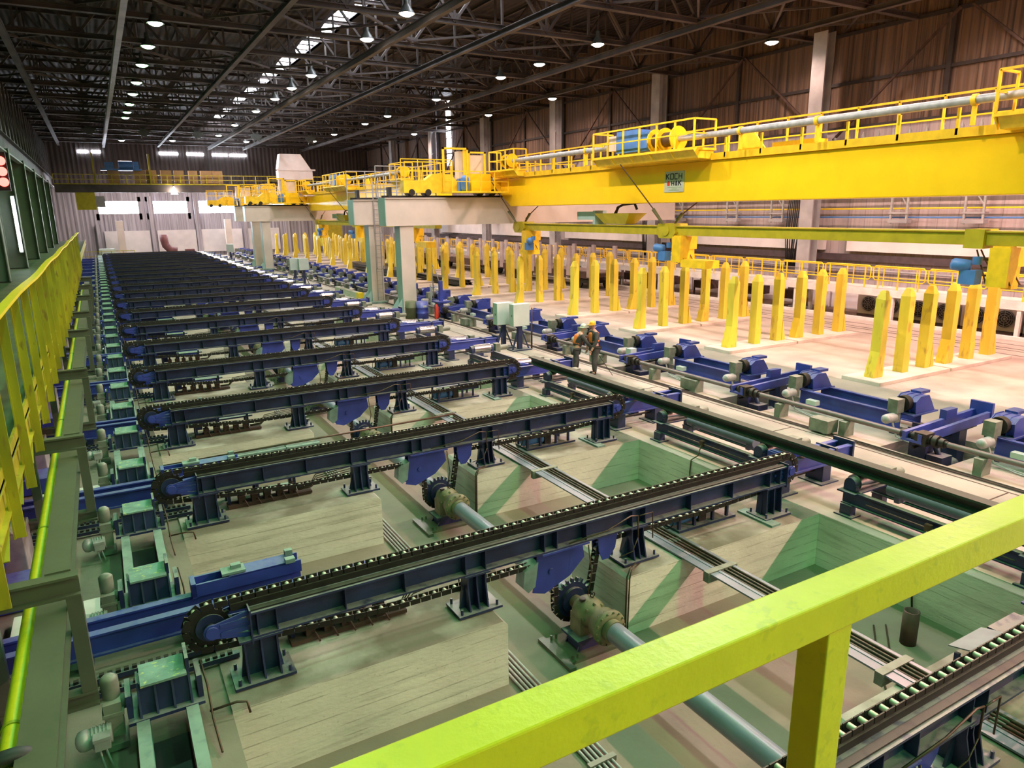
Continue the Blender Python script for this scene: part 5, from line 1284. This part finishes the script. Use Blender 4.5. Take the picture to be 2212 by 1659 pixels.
def person(x, y, rot, sc, label, lean, arms, helmet_mat, yaw_head=0.0):
    base = (x, y, 0)
    t = thing('person', label, 'person', base, None)
    f0 = lean
    J = {'pelvis': (0, 0, 0.95, 0.125), 'waist': (f0*0.3, 0, 1.08, 0.12), 'chest': (f0*0.8, 0, 1.30, 0.15), 'neck0': (f0*1.15, 0, 1.44, 0.075), 'neck': (f0*1.35, 0, 1.50, 0.052),
         'head': (f0*1.6+0.02, 0, 1.60, 0.088), 'crown': (f0*1.7+0.01, 0, 1.70, 0.088)}
    E = chain('pelvis', 'waist', 'chest', 'neck0', 'neck', 'head', 'crown')
    legs = {}
    for sd, s_ in (('l', 1), ('r', -1)):
        st = 0.07*s_
        J['hip'+sd] = (0, 0.10*s_, 0.88, 0.10); J['knee'+sd] = (0.03+st, 0.115*s_, 0.48, 0.065); J['ankle'+sd] = (-0.02+st, 0.12*s_, 0.09, 0.045); J['toe'+sd] = (0.15+st, 0.135*s_, 0.045, 0.042)
        E += chain('pelvis', 'hip'+sd, 'knee'+sd, 'ankle'+sd, 'toe'+sd)
        J['shoulder'+sd] = (f0*1.05, 0.19*s_, 1.40, 0.065)
        el, wr, hd = arms[sd]
        J['elbow'+sd] = (*el, 0.047); J['wrist'+sd] = (*wr, 0.033); J['palm'+sd] = (*hd, 0.034)
        E += chain('neck0', 'shoulder'+sd, 'elbow'+sd, 'wrist'+sd, 'palm'+sd)
    body = skin('body', J, E, m_skin, t, 1, base, rot, sc)
    # hands: five fingers each, as short skinned chains rooted in the palm
    for sd, s_ in (('l', 1), ('r', -1)):
        el, wr, hd = (Vector(q) for q in arms[sd]); d = (hd-wr).normalized(); side = Vector((0, s_, 0)).cross(d).normalized()
        if side.length < 0.1: side = Vector((1, 0, 0))
        pn = d.cross(side).normalized()
        HJ = {'root': (*hd, 0.028)}; HE = []
        for q, (off, ln) in enumerate(((-0.028, 0.065), (-0.010, 0.078), (0.010, 0.082), (0.028, 0.072))):
            a = hd+d*0.045+side*off; b_ = a+d*ln*0.5+pn*0.008; c_ = b_+d*ln*0.35+pn*0.03; e_ = c_+pn*0.025
            for nm, v, r in (('a', a, 0.011), ('b', b_, 0.0095), ('c', c_, 0.009), ('e', e_, 0.008)): HJ['%s%d' % (nm, q)] = (*v, r)
            HE += [('root', 'a%d' % q)]+chain('a%d' % q, 'b%d' % q, 'c%d' % q, 'e%d' % q)
        a = hd+side*(-0.035)+pn*0.015; b_ = a+d*0.03+side*(-0.02)+pn*0.02; c_ = b_+d*0.03
        for nm, v, r in (('ta', a, 0.013), ('tb', b_, 0.011), ('tc', c_, 0.009)): HJ[nm] = (*v, r)
        HE += chain('root', 'ta', 'tb', 'tc')
        skin('hand', HJ, HE, m_work if 'glove' in label else m_skin, t, 1, base, rot, sc)
    # clothing
    K = {'pelvis': (0, 0, 0.93, 0.15)}; KE = []
    for sd, s_ in (('l', 1), ('r', -1)):
        st = 0.07*s_
        K['hip'+sd] = (0, 0.105*s_, 0.86, 0.115); K['knee'+sd] = (0.03+st, 0.118*s_, 0.48, 0.088); K['cuff'+sd] = (-0.02+st, 0.12*s_, 0.12, 0.078)
        KE += chain('pelvis', 'hip'+sd, 'knee'+sd, 'cuff'+sd)
    skin('trousers', K, KE, m_work, t, 1, base, rot, sc)
    K = {'waist': (f0*0.2, 0, 0.96, (0.15, 0.185)), 'belly': (f0*0.5, 0, 1.15, (0.15, 0.18)), 'chest': (f0*0.85, 0, 1.32, (0.15, 0.185)), 'collar': (f0*1.15, 0, 1.46, 0.085)}; KE = chain('waist', 'belly', 'chest', 'collar')
    for sd, s_ in (('l', 1), ('r', -1)):
        el, wr, hd = arms[sd]; wq = tuple(w*0.9+e*0.1 for w, e in zip(wr, el))
        K['s'+sd] = (f0*1.05, 0.195*s_, 1.39, 0.08); K['e'+sd] = (*el, 0.066); K['w'+sd] = (*wq, 0.052)
        KE += [('chest', 's'+sd), ('s'+sd, 'e'+sd), ('e'+sd, 'w'+sd)]
    skin('jacket', K, KE, m_work, t, 1, base, rot, sc)
    K = {'low': (f0*0.3-0.01, 0, 1.02, (0.165, 0.20)), 'mid': (f0*0.55, 0, 1.18, (0.165, 0.195)), 'chest': (f0*0.85, 0, 1.34, (0.165, 0.20)), 'top': (f0*1.0, 0, 1.43, (0.12, 0.17))}
    skin('vest', K, chain('low', 'mid', 'chest', 'top'), m_orange, t, 1, base, rot, sc)
    # boots
    for sd, s_ in (('l', 1), ('r', -1)):
        st = 0.07*s_
        skin('boot', {'a': (-0.02+st, 0.12*s_, 0.16, 0.062), 'b': (-0.03+st, 0.12*s_, 0.06, 0.055), 'c': (0.08+st, 0.13*s_, 0.055, 0.052), 'd': (0.18+st, 0.14*s_, 0.045, 0.042)}, chain('a', 'b', 'c', 'd'), m_black, t, 1, base, rot, sc)
    # face and helmet
    cr, sr = math.cos(rot+yaw_head), math.sin(rot+yaw_head)
    hx = f0*1.65+0.02
    def W_(f, l, u):
        f_, l_ = f, l
        gx = hx*math.cos(rot)*sc+(f_*cr-l_*sr)*sc; gy = hx*math.sin(rot)*sc+(f_*sr+l_*cr)*sc
        return (x+gx, y+gy, u*sc)
    s = MB().add([W_(0.085, -0.014, 1.59), W_(0.085, 0.014, 1.59), W_(0.118, 0, 1.595), W_(0.088, 0, 1.635)], [(0, 1, 2), (0, 2, 3), (1, 3, 2), (0, 3, 1)], True)
    s.build('nose', m_skin, t)
    s = MB()
    for l in (-0.032, 0.032): s.lathe([(0, -0.008), (0.012, 0), (0, 0.008)], W_(0.086, l, 1.632), (cr, sr, 0), 8)
    s.build('eyes', m_black, t)
    MB().bar(W_(0.088, -0.024, 1.565), W_(0.088, 0.024, 1.565), 0.012, 0.008).build('mouth', m_red, t)
    s = MB()
    for l in (-0.094, 0.094): s.lathe([(0, -0.012), (0.026, -0.006), (0.028, 0.004), (0, 0.01)], W_(0.0, l, 1.61), (-sr, cr, 0), 10)
    s.build('ears', m_skin, t)
    c = W_(0.0, 0, 1.655)
    s = MB().lathe([(0.118, 0), (0.122, 0.02), (0.115, 0.06), (0.098, 0.10), (0.066, 0.13), (0.03, 0.143), (0, 0.146)], c, (0, 0, 1), 24)
    s.lathe([(0.118, -0.004), (0.140, -0.008), (0.140, 0.0), (0.118, 0.008)], c, (0, 0, 1), 24)
    pk = []
    for a in range(-5, 6):
        an = a*0.14; pk.append((math.cos(an)*0.195, math.sin(an)*0.15))
    vs = [W_(f, l, 1.648) for f, l in pk]+[W_(f, l, 1.656) for f, l in pk]+[W_(0.05, -0.11, 1.652), W_(0.05, 0.11, 1.652)]
    n = len(pk)
    fs = [(i, i+1, n+i+1, n+i) for i in range(n-1)]+[tuple(range(n, 2*n))+(2*n+1, 2*n), tuple(range(n-1, -1, -1))+(2*n, 2*n+1)]
    s.add(vs, fs, True)
    s.build('helmet', helmet_mat, t)
    return t
pA = person(16.0, 21.55, math.radians(172), 1.19, 'person in yellow helmet, orange vest and dark workwear standing with one arm hanging', 0.05,
            {'l': ((0.10, 0.27, 1.13), (0.22, 0.25, 0.92), (0.26, 0.24, 0.84)), 'r': ((0.06, -0.28, 1.12), (0.12, -0.30, 0.87), (0.13, -0.30, 0.79))}, m_hely, 0.25)
pB = person(15.35, 21.9, math.radians(-18), 1.12, 'person in white helmet, orange vest and dark workwear bending and holding a thin rod', 0.15,
            {'l': ((0.22, 0.24, 1.10), (0.34, 0.10, 1.20), (0.38, 0.05, 1.26)), 'r': ((0.34, -0.22, 1.14), (0.54, -0.20, 0.96), (0.60, -0.18, 0.90))}, m_helw, 0.2)
MB().tube([(16.0, 21.6, 1.04), (16.45, 21.0, 0.02)], 0.012).build('thin_rod', m_black); tag(bpy.data.objects['thin_rod'], 'thin dark rod held down to the floor by the white-helmeted worker', 'rod')

# ---------------- left walkway ----------------
t = thing('walkway', 'dark green elevated walkway along the left wall', 'walkway', (-4, 50, 3.2))
MB().box(-6.9, -1.36, 0.8, 110, 3.06, 3.12).build('deck', m_deck, t)
MB().ibeam((-1.42, 0.8, 2.86), (-1.42, 110, 2.86), 0.42, 0.14, 0.03, 0.02).box(-1.40, -1.36, 0.8, 110, 3.08, 3.26).build('edge_beam', m_slat, t)
s = MB()
for k in range(20):
    y = 7.5+k*1.95; s.bar((-1.42, y, 2.3), (-1.44, y+1.4, 3.1), 0.10, 0.02)
s.build('edge_brace', m_slat, t)
t = thing('walkway_railing', 'lime yellow railing with rusty slanted posts along the left walkway', 'railing', (-1.3, 30, 3.2))
s = MB()
pts = [(-1.3, 2.5+k*2.0, 4.94+0.025*math.sin(k*1.3)) for k in range(34)]
for a, b in zip(pts[:-1], pts[1:]): s.bar(a, b, 0.13, 0.05)
s.build('handrail', m_lime, t)
for k in range(30):
    y = 6.3+k*1.93
    MB().box(-1.36, -1.25, y-0.012, y+0.012, 2.30, 4.92).box(-1.38, -1.36, y-0.05, y+0.01, 2.30, 4.92).build('post', m_slat, t)
UY = (3.0, 8.75, 14.75, 21.48, 29.2, 34.8, 42.1, 48.5, 54.5)
LY = (3.2, 8.75, 14.85, 22.3, 29.2, 34.8, 42.1, 48.5, 54.5)
sup = None
for i, (u, l) in enumerate(zip(UY, LY)):
    lab = 'grey-green bracket frame with short cross beams under the left walkway, %s from the camera' % ORD[i]
    if sup is None:
        sup = thing('walkway_bracket', lab, 'bracket', (-1.0, u, 2.0), 'bracket frames of the left walkway'); b0 = u
        MB().ibeam((-1.75, u, 2.17), (-0.68, u, 2.17), 0.26, 0.16, 0.03, 0.02).box(-1.0, -0.75, u+0.08, u+0.2, 2.28, 2.32).build('upper_beam', m_grey, sup)
        MB().ibeam((-2.4, u, 0.72), (-0.68, u, 0.72), 0.2, 0.16, 0.03, 0.02).build('lower_beam', m_grey, sup)
        MB().box(-0.83, -0.68, u-0.07, u+0.07, 0.82, 2.04).build('leg', m_grey, sup)
        MB().box(-1.62, -1.48, u-0.06, u+0.06, -0.03, 2.04).build('leg', m_grey, sup)
    else: dup(sup, (0, u-b0, 0), lab)
o = MB().ibeam((-0.99, 1.0, 1.72), (-0.99, 56, 1.72), 0.34, 0.30, 0.03, 0.03).build('grey_beam', m_grey); tag(o, 'long grey-green beam running along the hall beside the yellow pipe at left', 'beam')
t = thing('yellow_pipe', 'bright lime-yellow pipe running along the hall at the left', 'pipe', (-1.22, 20, 1.75))
MB().cyl((-1.22, 1.0, 1.75), (-1.22, 55, 1.75), 0.085, 20).build('pipe', m_lime, t)
s = MB()
for y in (6.9, 11.6, 18, 27): s.cyl((-1.22, y, 1.75), (-1.22, y+0.04, 1.75), 0.095, 20)
s.build('weld_collar', m_slat, t)
t = MB().tube([(-1.22+math.cos(a*PI/8)*0.2, 6.35+0.02*math.sin(a), 1.75+math.sin(a*PI/8)*0.14) for a in range(16)], 0.075, 10, True).build('cable_coil', m_black)
tag(t, 'black cable coil wrapped round the yellow pipe at the lower left corner', 'cable')
# blue machinery left of the skid beams (seen between the walkway beams)
for i in range(8):
    y = YC(i)-0.6
    t = thing('left_machine', 'blue and pale machine block under the left walkway, %s from the camera' % ORD[i], 'machine', (-2.2, y, 0), 'machines under the left walkway')
    MB().box(-2.9, -1.75, y-0.6, y+0.4, 0.0, 0.9).prism([(-2.7, 0.9), (-1.9, 0.9), (-2.1, 1.3), (-2.6, 1.3)], 'y', y-0.4, y+0.2).build('housing', m_bmot2, t, 0.02)
    MB().box(-3.0, -1.6, y-1.5, y-0.7, 0.0, 0.35).cyl((-2.3, y-1.4, 0.6), (-2.3, y-0.6, 0.6), 0.28, 20).build('drive', m_blue2, t)
    MB().tube([(-2.0, y+0.5, 0.0), (-2.0, y+0.6, 0.9), (-2.3, y+1.0, 1.2), (-2.5, y+1.3, 0.4)], 0.09, 10).build('hose', m_bmot2, t)
# left building columns, crane runway, signals
for i, y in enumerate((22, 31.5, 42.5, 53.5, 64.5, 75.5, 87, 98)):
    t = thing('building_column', 'green-lit steel column standing on the left walkway, %s from the camera' % ORD[i], 'column', (-4.2, y, 3.1), 'columns along the left wall')
    MB().ibeam((-4.4, y, 3.12), (-4.4, y, 10.2), 0.95, 0.6, 0.04, 0.03, (1, 0, 0)).build('shaft', m_colgreen, t)
    MB().box(-4.9, -3.9, y-0.4, y+0.4, 3.12, 3.16).build('base', m_dark, t)
t = thing('left_runway_beam', 'dark crane runway beam high along the left wall', 'girder', (-4.5, 50, 10.8))
MB().ibeam((-4.5, 1, 10.7), (-4.5, 121, 10.7), 1.3, 0.6, 0.04, 0.03).build('beam', m_truss, t)
MB().box(-4.3, -4.0, 1, 121, 9.95, 10.05).build('lower_flange', m_colg, t)
s = MB()
for k in range(40): s.bar((-4.6, 2+k*3.0, 11.4), (-4.6, 3.5+k*3.0, 15.8), 0.14, 0.12); s.bar((-4.6, 5+k*3.0, 11.4), (-4.6, 3.5+k*3.0, 15.8), 0.14, 0.12)
s.build('lattice', m_truss, t)
for i in range(14):
    y = 24+i*6.5
    o = MB().box(-6.8, -6.5, y, y+2.2, 4.0, 8.5).build('wall_cupboard', m_colgreen); tag(o, 'dark green flat cupboard at the left wall, %s from the camera' % ORD[i], 'cupboard', 'cupboards at the left wall')
for i in range(5):
    o = MB().bar((-6.4, 40+i*12, 3.9), (-4.9, 40+i*12, 3.9), 0.06, 0.08).bar((-6.4, 40+i*12, 4.8), (-4.9, 40+i*12, 4.8), 0.06, 0.08).box(-6.4, -6.34, 40+i*12-0.03, 40+i*12+0.03, 3.1, 4.85).box(-4.96, -4.9, 40+i*12-0.03, 40+i*12+0.03, 3.1, 4.85).build('cross_barrier', m_slat)
    tag(o, 'short yellow barrier across the left walkway, %s from the camera' % ORD[i], 'barrier', 'yellow barriers on the left walkway')
t = thing('signal_lights', 'three red signal lights in a dark housing at the left edge', 'signal light', (-4.0, 48, 8.6))
MB().box(-4.25, -3.72, 48.05, 48.3, 7.6, 9.6).build('housing', m_black, t)
for z in (9.15, 8.6, 8.05): MB().lathe([(0.0, 0.0), (0.2, 0.02), (0.24, 0.12)], (-3.98, 47.93, z), (0, 1, 0), 16).build('red_lens', m_redlamp, t)
t = thing('tube_light', 'slim vertical glowing tube light on the left column', 'lamp', (-3.85, 49.8, 5.8))
MB().cyl((-4.12, 53.03, 4.19), (-4.12, 53.03, 7.37), 0.08, 12).build('tube', m_tube, t)
MB().box(-4.22, -4.02, 53.10, 53.21, 4.1, 7.45).build('fitting', m_bmot2, t)

# ---------------- camera platform railing ----------------
t = thing('platform_railing', 'thick glossy yellow-green railing bar in the foreground', 'railing', (0.8, 0.755, 5.5))
s = MB().box(-0.6, 3.2, 0.72, 0.795, 5.425, 5.5)
s.build('top_bar', m_lime, t, 0.004)
for x in (1.125, -0.55, 2.9):
    MB().box(x-0.035, x+0.035, 0.725, 0.79, 4.4, 5.425).build('post', m_lime, t, 0.003)

# ---------------- end of the hall ----------------
t = thing('transverse_crane', 'dark bridge crane spanning the hall in front of the end wall with yellow railing', 'crane', (16, 108, 10))
MB().box(-3.8, 36, 107.4, 108.6, 9.15, 10.15).build('bridge_girder', m_truss, t)
s = MB(); railing(s, [(-3.8, 107.4, 10.15), (30, 107.4, 10.15)], 1.2, None, 1.6, 0.05); s.box(-3.8, 36, 107.3, 107.42, 10.12, 10.25); s.build('railing', m_slat, t)
for x0, w_ in ((2.2, 1.3), (5.2, 1.3), (6.6, 1.3), (8.4, 1.3), (10.0, 1.2), (11.8, 1.1), (13.3, 1.4), (14.8, 1.3)):
    MB().box(x0, x0+w_, 107.9, 108.5, 10.15, 12.0).build('electric_cabinet', m_wood, t)
s = MB().box(1.5, 6.2, 107.6, 108.8, 11.9, 12.1); s.box(2.0, 3.0, 107.5, 108.4, 12.1, 12.9); s.cyl((3.6, 108, 12.6), (5.2, 108, 12.6), 0.5, 16); s.box(5.3, 5.9, 107.6, 108.4, 12.1, 13.0)
s.build('trolley_machinery', m_bluemotor, t)
s = MB()
for x in (0.6, 7.0): s.box(x, x+0.2, 107.5, 107.8, 10.2, 14.0)
s.build('yellow_mast', m_slat, t)
t = thing('hanging_lamp', 'bright conical lamp hanging under the dark bridge crane', 'lamp', (9.7, 107.0, 9.4))
MB().lathe([(0.45, 0), (0.42, 0.05), (0.12, 0.8), (0.05, 1.0)], (9.7, 107.0, 8.9), (0, 0, 1), 16).build('lamp_shade', m_lampw, t)
MB().box(9.66, 9.74, 106.96, 107.45, 9.86, 9.96).build('lamp_bracket', m_dark, t)
t = thing('ceiling_hood', 'white-lit trapezoid hood hanging near the end of the hall', 'hood', (24.5, 104, 12.5))
MB().prism([(22.8, 12.2), (27.3, 12.2), (26.0, 14.2), (23.2, 14.2)], 'y', 104, 105.5).box(22.8, 27.5, 104, 105.5, 10.8, 12.0).box(22.6, 27.9, 103.9, 104.0, 12.0, 12.2).build('hood_panel', m_panelw, t)
ld = bpy.data.lights.new('hood_light', 'SPOT'); ld.energy = 120; ld.color = WHITE; ld.spot_size = 2.4
lo = bpy.data.objects.new('hood_light', ld); COL.objects.link(lo); lo.location = (24.8, 101.0, 13.2); lo.rotation_euler = (math.radians(70), 0, 0)
t = thing('yellow_operator_cab', 'dull yellow cab hanging at the far left above the windows', 'cab', (-0.6, 110, 8.3))
MB().box(-1.7, 0.45, 107.45, 108.55, 7.0, 9.16).build('cab_box', m_olive, t)
MB().box(0.45, 1.5, 107.6, 108.4, 7.3, 8.7).build('cab_frame', m_colg, t)
t = thing('elbow_duct', 'maroon curved duct at the foot of the end wall', 'duct', (9.2, 119, 1.5))
MB().tube([(8.6, 119, 3.4), (8.6, 119, 2.6), (8.75, 119, 1.8), (9.3, 119, 1.15), (10.2, 119, 0.95)], 0.55, 14).build('elbow', m_maroon, t)
MB().box(11.3, 12.6, 118.4, 119.4, 0.0, 1.2).build('duct_box', m_maroon, t)
t = thing('grey_console', 'pale blue console at the far end of the roller line', 'console', (1.0, 119.3, 0))
MB().box(0.0, 2.0, 118.6, 119.8, 0, 1.6).box(0.3, 1.7, 118.4, 118.6, 0.6, 1.5).build('console_body', m_cab, t)
s = MB(); railing(s, [(-3, 118.0, 0), (4.5, 118.0, 0)], 1.3, None, 1.5, 0.04)
o = s.build('far_railing', m_slat); tag(o, 'thin yellow railing before the end wall at far left', 'railing')
for i, x in enumerate((2.6, 17.3)):
    o = MB().box(x, x+0.9, 118.6, 119.4, 0, 5.5).build('end_pillar', m_beam); tag(o, 'pale pillar in front of the end wall, %s of two from the left' % ORD[i], 'pillar')
o = MB().prism([(30.4, 1.2), (33.6, 1.2), (33.6, 6.0), (30.4, 6.0)], 'y', 112, 116).build('ochre_booth', m_olive); tag(o, 'large ochre booth behind the farthest stanchions', 'booth')

for o in COL.objects:
    if o.type in ('MESH', 'EMPTY') and o.parent is None and o.get('kind') != 'structure' and not (4 <= len(o.get('label', '').split()) <= 16): print('BADLABEL', o.name, o.get('label'))
